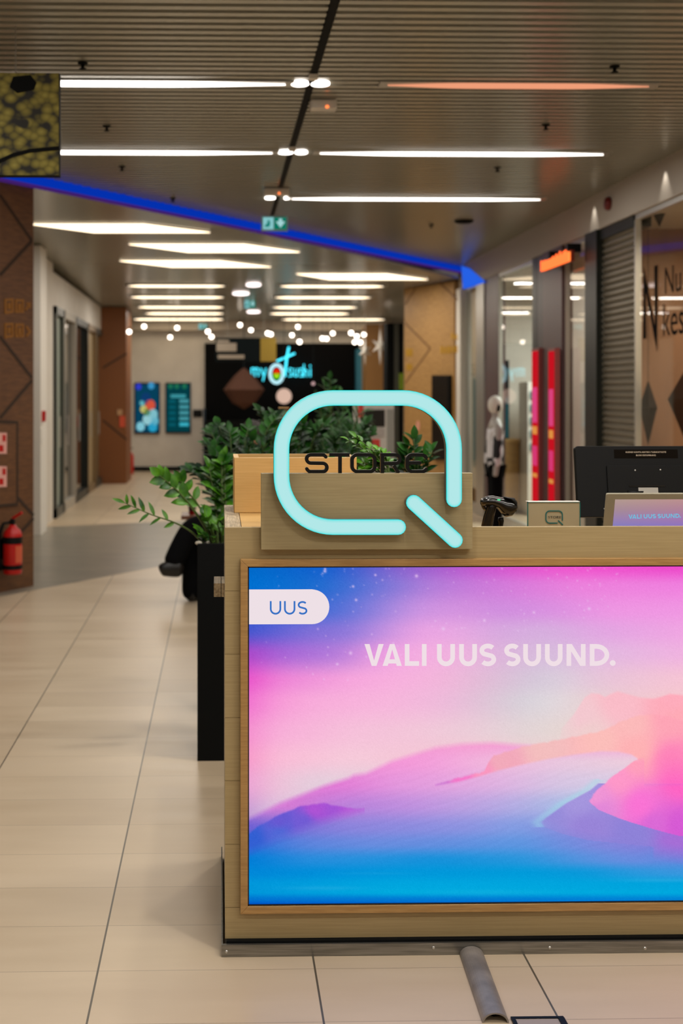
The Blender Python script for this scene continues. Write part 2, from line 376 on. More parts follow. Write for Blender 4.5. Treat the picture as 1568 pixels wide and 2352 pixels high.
# ------------------------------------------------------------------ right-hand shop fronts (plane x = XR)
XR = 3.45
def YR(px): return PXx(px, CY, XR).y
def ZR(px, py): return PXx(px, py, XR).z
def rpanel(name, p0, p1, m, z0=0.0, z1=3.076, x0=XR - .03, x1=XR + .06, kind='structure', **kw):
    y0, y1 = sorted((YR(p0), YR(p1)))
    return MB().box(x0, x1, y0, y1, z0, z1).build(name, m, kind=kind, **kw)
rpanel('trim_6', 1056, 1071, M['white'], x0=XR - .09)
rpanel('trim_7', 1101, 1119, M['alu'], x0=XR - .05)
rpanel('trim_8', 1120, 1149, M['plum'])
rpanel('trim_9', 1240, 1256, mat('plum_dark', c(70, 54, 58), .4))
rpanel('trim_10', 1257, 1301, M['plum'], x0=XR - .05)
rpanel('trim_11', 1357, 1384, M['darkframe'], x0=XR - .06)
rpanel('trim_12', 1228, 1239, M['darkframe'])
def window(n, p0, p1):
    y0, y1 = sorted((YR(p0), YR(p1)))
    t = bpy.data.objects.new('window_%d' % n, None); COL.objects.link(t); t.location = (XR, (y0 + y1) / 2, 0); ORG[t.name] = Vector(t.location); struct(t)
    f = MB(); w = .03
    f.box(XR - .025, XR + .025, y0, y0 + w, 0, 3.076); f.box(XR - .025, XR + .025, y1 - w, y1, 0, 3.076)
    f.box(XR - .025, XR + .025, y0, y1, 0, .12); f.box(XR - .025, XR + .025, y0, y1, 3.03, 3.076)
    f.build('window_frame', M['alu'], t)
    MB().box(XR - .005, XR + .005, y0 + w, y1 - w, .12, 3.03).build('pane', M['glass'], t)
window(1, 1149, 1229); window(2, 1302, 1357); window(3, 1463, 1600); window(4, 1072, 1101)
# roller shutter: horizontal ribs
y0, y1 = sorted((YR(1385), YR(1463)))
b = MB()
prof = []
nrib = 54
for k in range(nrib + 1):
    z = .05 + k * (3.02 / nrib)
    prof += [(XR + .018, z), (XR - .005, z + 3.02 / nrib * .35), (XR - .005, z + 3.02 / nrib * .65)]
n = len(prof)
b.add([(x, y0, z) for x, z in prof] + [(x, y1, z) for x, z in prof], [(i, i + 1, n + i + 1, n + i) for i in range(n - 1)])
t = thing('roller_shutter', 'closed ribbed metal roller shutter on the right shop front beside the dark frame', 'shutter', (XR, (y0 + y1) / 2, 0))
b.build('shutter_curtain', M['shutter'], t)
MB().box(XR - .03, XR + .05, y0, y1, 0, .05).build('bottom_rail', M['darkframe'], t)
MB().box(XR - .03, XR + .12, y0, y1, 2.98, 3.076).build('shutter_box', M['darkframe'], t)

# interiors behind the glass
struct(MB().box(3.6, 6.6, 8.5, 8.6, 0, 3.08).build('wall_shop', M['beige']))
M['brownwall'] = noisy('brown_shop_wall', c(150, 112, 82), c(120, 88, 64), (1, 1, .3), nscale=2, rough=.7)
struct(MB().box(6.5, 6.6, 8.5, 18.2, 0, 3.08).build('wall_shop', M['brownwall']))
struct(MB().box(3.6, 6.6, 11.35, 11.45, 0, 3.08).build('wall_shop', M['brownwall']))
struct(MB().box(3.6, 6.6, 13.15, 13.25, 0, 3.08).build('wall_shop', M['wallw']))
struct(MB().box(3.6, 6.6, 17.6, 17.7, 0, 3.08).build('wall_shop', M['wallw']))
struct(MB().box(3.45, 6.6, 8.5, 18.2, 3.08, 3.14).build('ceiling', M['bulk']))
# frosted poster pane
y0, y1 = sorted((YR(1073), YR(1100)))
t = thing('window_poster', 'pale backlit poster with grey lettering in the narrow pane beside the oak pillar', 'poster', (XR + .05, (y0 + y1) / 2, 0))
MB().box(XR + .04, XR + .06, y0, y1, .3, 3.0).build('poster_sheet', mat('poster_paper', c(214, 200, 186), .5), t)
for k, (pa, pb, z) in enumerate(((1076, 1098, 838), (1078, 1094, 848), (1075, 1097, 858))):
    ya, yb = sorted((YR(pa), YR(pb))); zz = ZR(1086, z)
    MB().box(XR + .034, XR + .04, ya, yb, zz - .012, zz + .012).build('text_line', M['grey'], t)
MB().box(XR + .034, XR + .04, YR(1098), YR(1080), .6, ZR(1086, 870)).build('grey_block', mat('poster_teal', c(120, 140, 142), .5), t)
# red light-box poster and its reflection, both built as glowing cases
def redposter_pair(p0, p1, label, x0):
    y0, y1 = sorted((YR(p0), YR(p1)))
    z1 = ZR((p0 + p1) / 2, 800)
    t = thing('poster_and_reflection', label, 'poster', (x0, (y0 + y1) / 2, 0), 'red light-box poster and its modelled reflection by the plum post')
    MB().box(x0, x0 + .05, y0, y1, 0.05, z1).build('case', mat('poster_case', c(150, 70, 70), .4), t)
    fr = MB().box(x0 - .004, x0, y0 + .02, y1 - .02, .08, z1 - .03).build('lit_face', glow('poster_red', c(205, 20, 34), .9), t)
    for k, (za, zb, cc) in enumerate(((.62, .80, (226, 70, 130)), (.56, .60, (230, 150, 70)), (.40, .50, (222, 60, 120)), (.34, .36, (226, 150, 70)))):
        MB().box(x0 - .008, x0 - .004, y0 + .05, y1 - .05, z1 * za, z1 * zb).build('printed_patch', glow('poster_tint', c(*cc), .9), t)
redposter_pair(1240, 1256, 'one of red light-box poster and modelled reflection, with pink patches, left of the plum post', XR - .09)
redposter_pair(1288, 1304, 'one of red light-box poster and modelled reflection, with pink patches, right of the plum post', XR - .13)
# shop furniture
t = thing('display_cabinet', 'white display cabinet with teal shelves inside the far right shop', 'cabinet', (4.26, 16.75, 0))
MB().box(4.02, 4.5, 16.5, 17.0, 0, 1.75).build('cabinet_body', M['white'], t)
for k in range(5):
    MB().box(4.05, 4.45, 16.48, 16.5, .85 + .17 * k, .95 + .17 * k).build('shelf_front', mat('teal_shelf', c(60, 130, 135), .4), t)
t = thing('shop_counter', 'wooden service counter inside the far right shop beside the mannequin', 'counter', (3.88, 17.1, 0))
MB().box(3.77, 4.0, 16.9, 17.3, .12, .96).build('counter_body', M['oakclad'], t); MB().box(3.75, 4.01, 16.88, 17.32, .96, .99).build('counter_top', M['maple'], t)
MB().box(3.79, 3.99, 16.92, 17.28, 0, .12).build('plinth', M['matte_black'], t)
t = thing('display_screen', 'tall dark teal display screen inside the far right shop above the wooden counter', 'screen', (3.86, 17.4, .99))
MB().box(3.80, 3.90, 17.05, 17.10, .9901, 2.05).build('screen_case', M['black'], t)
MB().box(3.81, 3.89, 17.04, 17.05, 1.0, 1.55).build('screen_face', glow('teal_screen', c(40, 92, 96), .8), t)
# dark faceted hangings in the near shop
M['darkdec'] = mat('dark_brown_hanging', c(26, 19, 15), .8, 0, .1)
def diamond(px, ptop, pbot, pw, X, label):
    top = PXx(px, ptop, X); bot = PXx(px, pbot, X); mid = top.lerp(bot, .42); hw = abs(PXx(px + pw / 2, CY, X).y - PXx(px - pw / 2, CY, X).y) / 2
    ring = [mid + Vector((hw * .5 * math.cos(a), hw * math.sin(a), 0)) for a in [math.pi * k / 3 for k in range(6)]]
    b = MB(); b.add([top, bot] + ring, [(0, 2 + k, 2 + (k + 1) % 6) for k in range(6)] + [(1, 2 + (k + 1) % 6, 2 + k) for k in range(6)])
    b.tube([top, Vector((top.x, top.y, 3.08))], .003, 5)
    b.build('hanging_ornament', M['darkdec'], label=label, cat='ornament', group='dark hangings in the brown shop window')
for (px, a, bb, w, l) in ((1514, 447, 522, 26, 'dark faceted hanging ornament near the top of the brown shop window'),
                          (1488, 872, 1024, 26, 'long dark diamond hanging low in the brown shop window beside the shutter'),
                          (1572, 850, 1010, 52, 'dark diamond hanging cut by the right edge of the picture')):
    diamond(px, a, bb, w, XR + .18, l)
# dark lettering on the near shop glass
ax = Vector((0, -1, 0)); o = PXx(1472, 790, XR - .012)
t = thing('window_lettering', 'large dark lettering on the brown shop glass beside the roller shutter', 'lettering', (XR - .012, o.y, o.z))
nx = Vector((-1, 0, 0))
dk = mat('decal_dark', c(14, 11, 10), .9, 0, .05)
def decal(pts, nm, w):
    mb = MB(); Q = [PXx(x, y, XR - .008) for x, y in pts]
    mb.stroke([(-(q.y), q.z) for q in Q], w, lambda u, v, d: Vector((XR - .010 - d, -u, v)), 0, .003); mb.build(nm, dk, t)
decal([(1481, 778), (1481, 640), (1507, 780), (1507, 610)], 'letter', .07)
for wd, px, py, sz in (('Nu', 1524, 676, .30), ('kesk', 1520, 772, .36)):
    q = PXx(px, py, XR - .012); text(wd, sz, q, ax, UP, nx, 0, dk, 'word', t)
# orange neon sign standing out from the shop front
q0 = PXx(1241, 624, XR - .18); q1 = PXx(1304, 600, XR - .18)
t = thing('neon_sign', 'orange neon shop sign hanging under the right bulkhead above the plum post', 'sign', (XR - .18, (q0.y + q1.y) / 2, 2.9))
a0 = PXx(1242, 597, XR - .18); 
width = q0.y - q1.y; hgt = a0.z - q0.z
MB().box(XR - .15, XR - .12, q1.y, q0.y, q0.z + .0, q0.z + hgt * .9).build('backing_bar', mat('neon_back', c(120, 30, 12), .5), t)
for k in (.25, .9): MB().box(XR - .16, XR - .03, q0.y - width * k - .02, q0.y - width * k + .02, q0.z + hgt * .8, 3.02).build('bracket', M['black'], t)
lt = MB()
for k, hk in enumerate((.9, .72, .84, .74, .72, .76, .7, .88, .74, .95, .72, 1.04, .74, .92, .98, .74)):
    ya = q0.y - width * (k + .12) / 16; lt.box(XR - .182, XR - .174, ya - width * .045, ya, q0.z, q0.z + hgt * hk)
lt.build('lettering', M['neon'], t)
MB().box(XR - .172, XR - .150, q1.y + .03, q0.y - .03, q0.z + hgt * .04, q0.z + hgt * .80).build('glow_tube', glow('orange_core', (1, .20, .04, 1), 1.9), t)

# fire alarm sounder on the bulkhead
q = PXx(1396, 468, 3.385)
MB().lathe([(.0, 0), (.055, 0), (.06, .02), (.05, .04), (0, .045)], (3.40, q.y, q.z), (-1, 0, 0)).build('fire_alarm', mat('dark_red', c(110, 16, 16), .4), smooth=True,
    label='dark red round fire alarm sounder on the right bulkhead', cat='alarm')

# ------------------------------------------------------------------ blue LED line between the two ceilings
t = thing('led_line', 'blue LED light line running diagonally across the ceiling step', 'light', (.9, 14.1, ZF - .01))
p0 = Vector((-5.2, diagY(-5.2), 0)); p1 = Vector((3.40, diagY(3.40), 0)); dv = (p1 - p0).normalized(); nv = Vector((dv.y, -dv.x, 0))
MB().obox(p0, dv, nv, UP, 0, (p1 - p0).length, -.012, 0, ZF + .012, ZC + .01).build('led_diffuser', M['blue'], t)
MB().obox(p0, dv, nv, UP, 0, (p1 - p0).length, -.02, .012, ZF - .012, ZF + .012).build('lower_lip', M['purple'], t)
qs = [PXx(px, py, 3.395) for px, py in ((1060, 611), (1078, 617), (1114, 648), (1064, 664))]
MB().prism([(p.y, p.z) for p in qs], lambda u, v, d: Vector((d, u, v)), 3.388, 3.40).build('painted_bulkhead_glow', M['blue2'], t)  # blue LED light falling on the bulkhead, put in as a glowing patch

# ------------------------------------------------------------------ ceiling lights
def strip(y, xl, xr, tl, tr, m, label, wy=.115, z=ZC - .016, group='strip lights in the slatted ceiling'):
    t = thing('strip_light', label, 'ceiling light', ((xl + xr) / 2, y, z), group)
    up = [(xl, .5 if tl == 0 else .0)]
    n = 8
    if tl: up = [(xl + tl * k / n, .5 * math.sin(math.pi / 2 * k / n) ** 1.25) for k in range(n + 1)]  # tapered ends put the fading of the light into the diffuser's shape
    if tr: up += [(xr - tr + tr * k / n, .5 * math.cos(math.pi / 2 * k / n) ** 1.25 if k < n else 0.0) for k in range(n + 1)]
    else: up += [(xr, .5)]
    poly = [(x, y + h * wy) for x, h in up] + [(x, y - h * wy) for x, h in up[::-1] if h > 0]
    MB().prism(poly, lambda u, v, d: Vector((u, v, d)), z, z + .006).build('diffuser', m, t)
    ex_ = .05
    MB().box(xl - ex_, min(xr + ex_, 3.35), y - wy * .55, y + wy * .55, z + .006, z + .0155).build('housing', M['alu'], t)
X_ = lambda px, y: (PY(px, CY, y)).x
y1_, y2_, y3_ = 7.33, 9.42, 11.62
strip(y1_, -3.4, X_(655, y1_), 0, .75, M['strip'], 'white strip light right of the olive banner, nearest row of the slatted ceiling')
strip(y1_, X_(890, y1_), X_(1490, y1_), .5, .5, M['strip_salmon'], 'salmon coloured strip light in the nearest row of the slatted ceiling')
strip(y2_, -2.05, X_(625, y2_), 0, .75, M['strip'], 'white strip light right of the olive banner bottom, second row of the slatted ceiling')
strip(y2_, X_(735, y2_), X_(1385, y2_), .7, .6, M['strip'], 'white strip light on the right of the second row of the slatted ceiling')
strip(y3_, X_(670, y3_), X_(1240, y3_), .5, .6, M['strip'], 'white strip light in the third row just before the blue LED line')
for (y, r) in ((y1_, ((668, 709), (714, 757))), (y2_, ((638, 673), (677, 706))), (y3_, ((608, 632), (652, 666)))):
    nm = {y1_: 'nearest', y2_: 'second', y3_: 'third'}[y]
    for k, (a, bb) in enumerate(r):
        xa, xb = X_(a, y), X_(bb, y); cx = (xa + xb) / 2; rx = (xb - xa) / 2
        MB().prism([(cx + rx * math.cos(q), y + .062 * math.sin(q)) for q in [2 * math.pi * j / 20 for j in range(20)]], lambda u, v, d: Vector((u, v, d)), ZC - .01, ZC + .002).build(
            'downlight', M['strip'], label='small bright oval downlight %s of the black track in the %s lamp row' % (('left', 'right')[k], nm), cat='ceiling light', group='oval downlights along the black track')
# light panels of the far hall: slanted parallelograms
def lightpanel(pts, label, group='slanted light panels beyond the blue line'):
    Q = [PF(px, py, .012) for px, py in pts]
    ct = sum(Q, Vector()) / 4
    t = thing('ceiling_light', label, 'ceiling light', ct, group)
    MB().prism([(q.x, q.y) for q in Q], lambda u, v, d: Vector((u, v, ZFA(v) + d)), -.012, -.005).build('diffuser', M['strip_warm'], t)
    ce = (ct.x, ct.y)
    MB().prism([(ce[0] + (q.x - ce[0]) * 1.02, ce[1] + (q.y - ce[1]) * 1.02) for q in Q], lambda u, v, d: Vector((u, v, ZFA(v) + d)), -.005, -.001).build('frame', M['alu'], t)
lightpanel(((70, 515), (330, 515), (482, 535), (215, 535)), 'slanted light panel nearest the brown pillar, largest on the far ceiling')
lightpanel(((296, 562), (560, 562), (688, 580), (432, 580)), 'slanted light panel second beyond the blue line, below the exit sign')
lightpanel(((275, 600), (505, 600), (622, 614), (394, 614)), 'slanted light panel third beyond the blue line on the left')
lightpanel(((680, 630), (888, 630), (982, 643), (758, 643)), 'slanted light panel reaching to the oak pillar')
rows = ((655, 296, 515, 645, 880), (681, 302, 512, 633, 850), (704, 318, 512, 628, 818), (718.5, 335, 512, 620, 800), (732, 308, 512, 648, 882))
nn = ('first', 'second', 'third', 'fourth', 'fifth')
for k, (py, a, bb, cc, d) in enumerate(rows):
    q = PF(500, py); y = q.y
    for s, (l, r) in enumerate(((a, bb), (cc, d))):
        strip(y, X_(l, y), X_(r, y), .18, .18, M['strip_warm'], 'warm strip light, %s straight row beyond the panels, %s of the exit signs' % (nn[k], ('left', 'right')[s]), wy=.26 + .04 * k, z=ZFA(y) - .020, group='warm strip lights of the far ceiling')
for (px, py, rx) in ((582, 654.5, 17), (553, 674.5, 19), (582, 716.5, 15), (588, 740, 13)):
    q = PF(px, py, .012); r = rx * q.y / F
    MB().prism([(q.x + r * math.cos(w), q.y + .22 * math.sin(w)) for w in [2 * math.pi * j / 20 for j in range(20)]], lambda u, v, d: Vector((u, v, ZFA(v) + d)), -.02, -.008).build(
        'downlight', glow('downlight_pink', (1, .85, .82, 1), 3), label='pinkish round downlight %s' % {582: 'above the second exit sign' if py < 700 else 'below the second exit sign', 553: 'left above the second exit sign', 588: 'above the sushi sign among the bulbs'}[px], cat='ceiling light', group='round downlights on the far ceiling')
# black track with clamps
t = thing('ceiling_track', 'black lighting track running down the middle of the slatted ceiling', 'track', (.53, 8, ZC))
MB().box(.508, .545, 4.0, 11.0, ZC - .006, ZC + .045).build('track_rail', M['matte_black'], t)
for y in (7.1, 9.2): MB().box(.50, .55, y, y + .06, ZC - .03, ZC - .006).build('clamp', M['white'], t)
# emergency light boxes
for k, (px, py, z, w, lab) in enumerate(((742, 242, ZC, .16, 'grey emergency light box with orange lamp right of the black track'), (635, 441, ZC, .22, 'grey emergency light box with orange lamp just above the exit sign'))):
    q = PZ(px, py, z - .03)
    t = thing('emergency_light', lab, 'emergency light', (q.x, q.y, z - .06), 'emergency light boxes')
    MB().box(q.x - w / 2, q.x + w / 2, q.y - .05, q.y + .05, z - .06, z - .004).build('housing', M['lightgrey'], t, bevel=.008)
    MB().ball((q.x + .02, q.y - .052, z - .05), .011, 8).build('indicator', M['led_red'], t)
# exit signs
def exit_sign(px0, px1, py0, py1, Y, label, z1):
    a = PY(px0, py1, Y); bq = PY(px1, py0, Y); w = bq.x - a.x; h = bq.z - a.z
    t = thing('exit_sign', label, 'exit sign', ((a.x + bq.x) / 2, Y, a.z), 'green exit signs')
    MB().box(a.x, bq.x, Y, Y + .05, a.z, bq.z).build('case', mat('exit_case', c(120, 150, 150), .4), t)
    MB().box(a.x + w * .06, a.x + w * .46, Y - .004, Y, a.z + h * .1, bq.z - h * .1).build('pictogram_field', glow('exit_cyan', c(140, 205, 208), .9), t)
    MB().box(a.x + w * .48, bq.x - w * .06, Y - .004, Y, a.z + h * .1, bq.z - h * .1).build('arrow_field', glow('exit_green', c(8, 120, 98), .9), t)
    f = lambda u, v, d: Vector((a.x + u * w, Y - d, a.z + v * h))
    g = MB()
    g.prism([(.14, .25), (.30, .25), (.34, .5), (.30, .72), (.24, .72), (.22, .5), (.12, .35)], f, .004, .007); g.build('running_figure', glow('exit_dark', c(30, 130, 120), .9), t)
    MB().prism([(.54, .62), (.66, .62), (.66, .82), (.78, .82), (.78, .62), (.90, .62), (.72, .2)], f, .004, .007).build('arrow', glow('exit_white', c(170, 220, 222), .9), t)
    for u in (.3, .7): MB().tube([f(u, 1, -.02), Vector((a.x + u * w, Y + .02, z1))], .006, 6).build('hanger', M['grey'], t)
exit_sign(600, 661, 496, 530, 12.0, 'green exit sign with down arrow crossing the blue LED line', ZF)
exit_sign(560, 588, 687, 710, 21.5, 'small green exit sign in the middle of the far ceiling', ZFA(21.5))
exit_sign(455, 477, 743, 757, 25.5, 'tiny green exit sign above the left edge of the sushi shop', ZFA(25.5))
# sprinklers
for (px, py, lab) in ((190, 152, 'above the olive banner'), (245, 296, 'left between the first two lamp rows'), (280, 388, 'left below the second lamp row'), (397, 460, 'just above the blue line on the left'),
                      (1411, 160, 'right above the salmon strip'), (1253, 293, 'right between the first two lamp rows'), (1142, 390, 'right below the second lamp row'), (990, 520, 'right above the end of the blue line')):
    q = PZ(px, py, ZC - .02)
    b = MB(); b.lathe([(.028, 0), (.028, -.008), (.01, -.01), (.01, -.03), (.02, -.032), (.02, -.036)], (q.x, q.y, ZC), n=10)
    b.build('sprinkler', M['matte_black'], label='small black sprinkler head on the slatted ceiling, ' + lab, cat='sprinkler', group='sprinkler heads on the slatted ceiling')
q = PZ(1065, 511, ZC - .02)
MB().lathe([(.10, 0), (.10, -.012), (.07, -.03), (0, -.032)], (q.x, q.y, ZC), n=20).build('ceiling_speaker', M['matte_black'], label='dark round ceiling speaker right of the third lamp row', cat='speaker')

# ------------------------------------------------------------------ olive banner hung from the ceiling
def olive_mat():
    m = mat('olive_print', c(60, 60, 20), .6); t, N, L, B = nodes(m)
    tc = N.new('ShaderNodeTexCoord'); mp = N.new('ShaderNodeMapping'); mp.inputs['Scale'].default_value = (1, 1, 1.25); L.new(tc.outputs['Object'], mp.inputs[0])
    nzd = N.new('ShaderNodeTexNoise'); nzd.inputs['Scale'].default_value = 5; L.new(mp.outputs[0], nzd.inputs[0])
    vo = N.new('ShaderNodeTexVoronoi'); vo.inputs['Scale'].default_value = 23; L.new(mp.outputs[0], vo.inputs[0])
    cr = N.new('ShaderNodeValToRGB'); e = cr.color_ramp.elements; e[0].position = .0; e[0].color = c(170, 158, 70); e[1].position = .85; e[1].color = c(24, 22, 10)
    k = e.new(.5); k.color = c(122, 112, 38); L.new(vo.outputs['Distance'], cr.inputs[0])
    cr2 = N.new('ShaderNodeValToRGB'); cr2.color_ramp.elements[0].position = .33; cr2.color_ramp.elements[1].position = .37; L.new(nzd.outputs[0], cr2.inputs[0])
    mx = N.new('ShaderNodeMix'); mx.data_type = 'RGBA'; L.new(cr2.outputs[0], mx.inputs[0]); mx.inputs[6].default_value = c(20, 18, 14); L.new(cr.outputs[0], mx.inputs[7])
    L.new(mx.outputs[2], B.inputs['Base Color']); return m
M['olive'] = olive_mat()
a = PY(-330, 402, 6.2); bq = PY(136, 168, 6.2)
t = thing('hanging_banner', 'dark hanging banner printed with green olives, cut by the left picture edge', 'banner', ((a.x + bq.x) / 2, 6.2, a.z))
MB().box(a.x, bq.x, 6.2, 6.26, a.z, bq.z).build('banner_board', M['matte_black'], t)
MB().box(PY(-20, CY, 6.2).x, bq.x - .002, 6.196, 6.2, a.z + .002, bq.z - .002).build('olive_print', M['olive'], t)
f = lambda u, v, d: Vector((PY(u, v, 6.195 - d).x, 6.195 - d, PY(u, v, 6.195 - d).z))
MB().prism([(30, 176), (70, 172), (84, 190), (78, 206), (40, 214), (22, 200)], f, 0, .002).build('dark_print_patch', M['matte_black'], t)
MB().stroke([(-5, 372), (30, 356), (70, 346), (136, 340)], 9, f, 0, .002).build('dark_print_line', M['matte_black'], t)
for px in (35, -200):
    x = PY(px, CY, 6.22).x; MB().tube([(x, 6.23, bq.z), (x, 6.23, ZC)], .003, 5).build('wire', M['grey'], t)
# same kind of banner far away over the sushi shop
a = PY(494, 830, 21.0); bq = PY(634, 776, 21.0)
t = thing('hanging_banner', 'small dark banner with grey lines and yellow olives hanging before the sushi shop', 'banner', ((a.x + bq.x) / 2, 21.0, a.z))
MB().box(a.x, bq.x, 21.0, 21.06, a.z, bq.z).build('banner_board', mat('banner_dark', c(10, 18, 20), .8, 0, .1), t)
xo = PY(598, CY, 21).x
MB().box(xo, bq.x, 20.99, 21.0, a.z, bq.z).build('olive_print', mat('olive_far', c(150, 124, 36), .6), t)
for (p0, p1, q0, q1) in ((498, 526, 781, 786), (497, 543, 788, 807), (500, 561, 815, 824)):
    A = PY(p0, q1, 20.99); B_ = PY(p1, q0, 20.99); MB().box(A.x, B_.x, 20.985, 21.0, A.z, B_.z).build('text_block', mat('banner_text', c(150, 138, 122), .6), t)
for k in (.2, .8):
    x = a.x + (bq.x - a.x) * k; MB().tube([(x, 21.03, bq.z), (x, 21.03, ZF)], .004, 5).build('wire', M['grey'], t)

# ------------------------------------------------------------------ brown clad pillar on the left
pa = PZ(77, 1346, 0); pb = PZ(0, 1361, 0); fd = (pa - pb); fd.z = 0; fl = fd.length; fd.normalize()
fn = Vector((fd.y, -fd.x, 0))                       # outward normal of the visible face
def pf(px, py, d=0.0):
    return PP(px, py, pa + fn * d, fn)
t = bpy.data.objects.new('pillar_left', None); COL.objects.link(t); t.location = pa; ORG[t.name] = Vector(pa); struct(t)
MB().obox(pa, -fd, -fn, UP, 0, 2.2, 0, .9, 0, ZC - .003).build('cladding', M['cladding'], t)
def face_uv(p): q = p - pa; return (q.dot(-fd), q.z)
fm = lambda u, v, d: pa - fd * u + UP * v + fn * d
for pts in (((0, 448), (73, 553)), ((73, 553), (0, 632)), ((0, 773), (73, 868)), ((73, 874), (0, 960)), ((38, 1141), (77, 1184)), ((77, 1190), (48, 1222))):
    MB().stroke([face_uv(pf(*p)) for p in pts], .03, fm, 0, .003).build('groove', M['groove'], t)
hb = [face_uv(pf(*p)) for p in ((-30, 968), (37, 970), (37, 1158), (-30, 1164))]
t = thing('hose_cabinet_door', 'flush brown fire hose cabinet door with two red stickers on the left pillar', 'door', pf(0, 1160))
MB().prism(hb, fm, .004, .012).build('door_panel', M['cladding'], t)
MB().stroke(hb, .022, fm, .003, .014, closed=True).build('door_gap', M['groove'], t)
for (y0, y1) in ((993, 1042), (1070, 1118)):
    MB().prism([face_uv(pf(*p)) for p in ((-22, y0), (12, y0 + 1), (12, y1), (-22, y1 + 1))], fm, .014, .017).build('sticker', mat('sticker_pink', c(226, 170, 160), .5), t)
    for (xa, xb, va, vb) in ((2, 9, .12, .42), (-6, 4, .6, .9)):
        MB().prism([face_uv(pf(*p)) for p in ((xa, y0 + (y1 - y0) * va), (xb, y0 + (y1 - y0) * va), (xb, y0 + (y1 - y0) * vb), (xa, y0 + (y1 - y0) * vb))], fm, .017, .019).build('sticker_mark', M['red'], t)
# gold pictograms
t = thing('wayfinding_lettering', 'dull gold pictograms and arrows on the left brown pillar', 'lettering', pf(40, 775))
def gold(pts, w=None, closed=False):
    P = [face_uv(pf(*p)) for p in pts]
    (MB().stroke(P, w, fm, 0, .006, closed=closed) if w else MB().prism(P, fm, 0, .006)).build('pictogram', mat('dull_gold', c(150, 98, 26), .4, .2), t)
for oy in (0, 56):
    gold(((12, 689 + oy), (28, 688 + oy), (28, 716 + oy), (12, 718 + oy)), .02, True); gold(((17, 696 + oy), (24, 696 + oy), (24, 710 + oy), (17, 710 + oy)))
    gold(((36, 690 + oy), (52, 690 + oy), (52, 716 + oy), (36, 716 + oy)), .02, True); gold(((41, 697 + oy), (48, 697 + oy), (48, 716 + oy), (41, 716 + oy)))
gold(((58, 712), (68, 698)), .02); gold(((60, 697), (68, 697), (68, 708)), .016); gold(((60, 750), (68, 762), (60, 772)), .02)
# fire extinguisher on the pillar
ex = pf(29, 1318, .10); ey = pf(29, 1205, .10); hh = ey.z - ex.z; R_ = .075
t = thing('fire_extinguisher', 'red fire extinguisher with black hose hung on the left pillar', 'fire extinguisher', ex)
MB().lathe([(R_ * .9, 0), (R_, .012), (R_, hh * .80), (R_ * .85, hh * .88), (R_ * .45, hh * .95), (R_ * .3, hh)], ex, n=24).build('cylinder', M['red'], t, smooth=True)
MB().lathe([(R_ + .001, hh * .10), (R_ + .002, hh * .10), (R_ + .002, hh * .19), (R_ + .001, hh * .19)], ex, n=24).build('band', M['black'], t)
MB().lathe([(R_ + .001, hh * .62), (R_ + .002, hh * .62), (R_ + .002, hh * .76), (R_ + .001, hh * .76)], ex, n=24).build('band', M['black'], t)
lbl = MB()
for k in range(8):
    a0 = -.5 + k * .14 - .6; a1 = a0 + .14
    f0 = lambda a, z: ex + Vector((math.cos(a) * (R_ + .002), math.sin(a) * (R_ + .002), z))
    lbl.add([f0(a0, hh * .24), f0(a1, hh * .24), f0(a1, hh * .58), f0(a0, hh * .58)], [(0, 1, 2, 3)])
lbl.build('label_sheet', mat('ext_label', c(206, 90, 60), .5), t)
top = ex + UP * hh
MB().lathe([(.02, 0), (.022, .04), (.012, .05)], top, n=12).build('valve', M['black'], t)
MB().tube([top + Vector((0, 0, .05)), top + Vector((.04, -.02, .075)), top + Vector((.08, -.04, .10))], .012, 8).build('lever', M['red'], t)
MB().tube([top + Vector((-.01, 0, .02)), top + Vector((-.07, -.02, .01)), top + Vector((-.105, -.02, -.08)), top + Vector((-.11, -.02, -.25)), top + Vector((-.09, -.02, -.36))], [.012, .014, .016, .017, .022], 8).build('hose', M['black'], t, smooth=True)
MB().obox(ex, -fd, fn, UP, -.03, .03, -.11, -.07, hh * .3, hh * .7).build('wall_bracket', M['black'], t)

# ------------------------------------------------------------------ left shop fronts beyond
XL = -2.11
def YL(px): return PXx(px, CY, XL).y
def door_l(n, p0, p1, m, fr):
    y0, y1 = sorted((YL(p0), YL(p1)))
    t = bpy.data.objects.new('door_%d' % n, None); COL.objects.link(t); t.location = (XL, (y0 + y1) / 2, 0); ORG[t.name] = Vector(t.location); struct(t)
    w = .07
    b = MB().box(XL - .06, XL + .02, y0, y0 + w, 0, 2.72).box(XL - .06, XL + .02, y1 - w, y1, 0, 2.72).box(XL - .06, XL + .02, y0, y1, 2.62, 2.72).box(XL - .06, XL + .02, y0, y1, 0, .12)
    b.build('door_frame', fr, t)
    MB().box(XL - .05, XL - .04, y0 + w, y1 - w, .12, 2.62).build('door_glass', m, t)
    MB().tube([(XL + .04, y0 + .2, .9), (XL + .04, y0 + .2, 1.3)], .012, 6).build('door_handle', M['alu'], t)
M['dglass'] = mat('dark_glass', c(26, 32, 32), .06, 0, .8)
M['gglass'] = mat('green_glass', c(168, 178, 166), .4, 0, .3)
M['alud'] = mat('dark_aluminium', c(84, 86, 80), .4, .5)
door_l(1, 126, 145, M['gglass'], M['alud']); door_l(2, 145, 172, M['dglass'], mat('pale_frame', c(176, 168, 154), .5)); door_l(3, 172, 200, M['dglass'], M['darkframe'])
door_l(4, 200, 219, mat('tan_blind', c(160, 140, 104), .5), mat('bronze_frame', c(130, 108, 76), .4, .4)); door_l(5, 219, 237, mat('tan_glass', c(128, 112, 80), .4), M['alud'])
struct(MB().box(-4, -2.11, 24.2, 26.29, 0, 3.09).build('wall_left', M['wallw']))
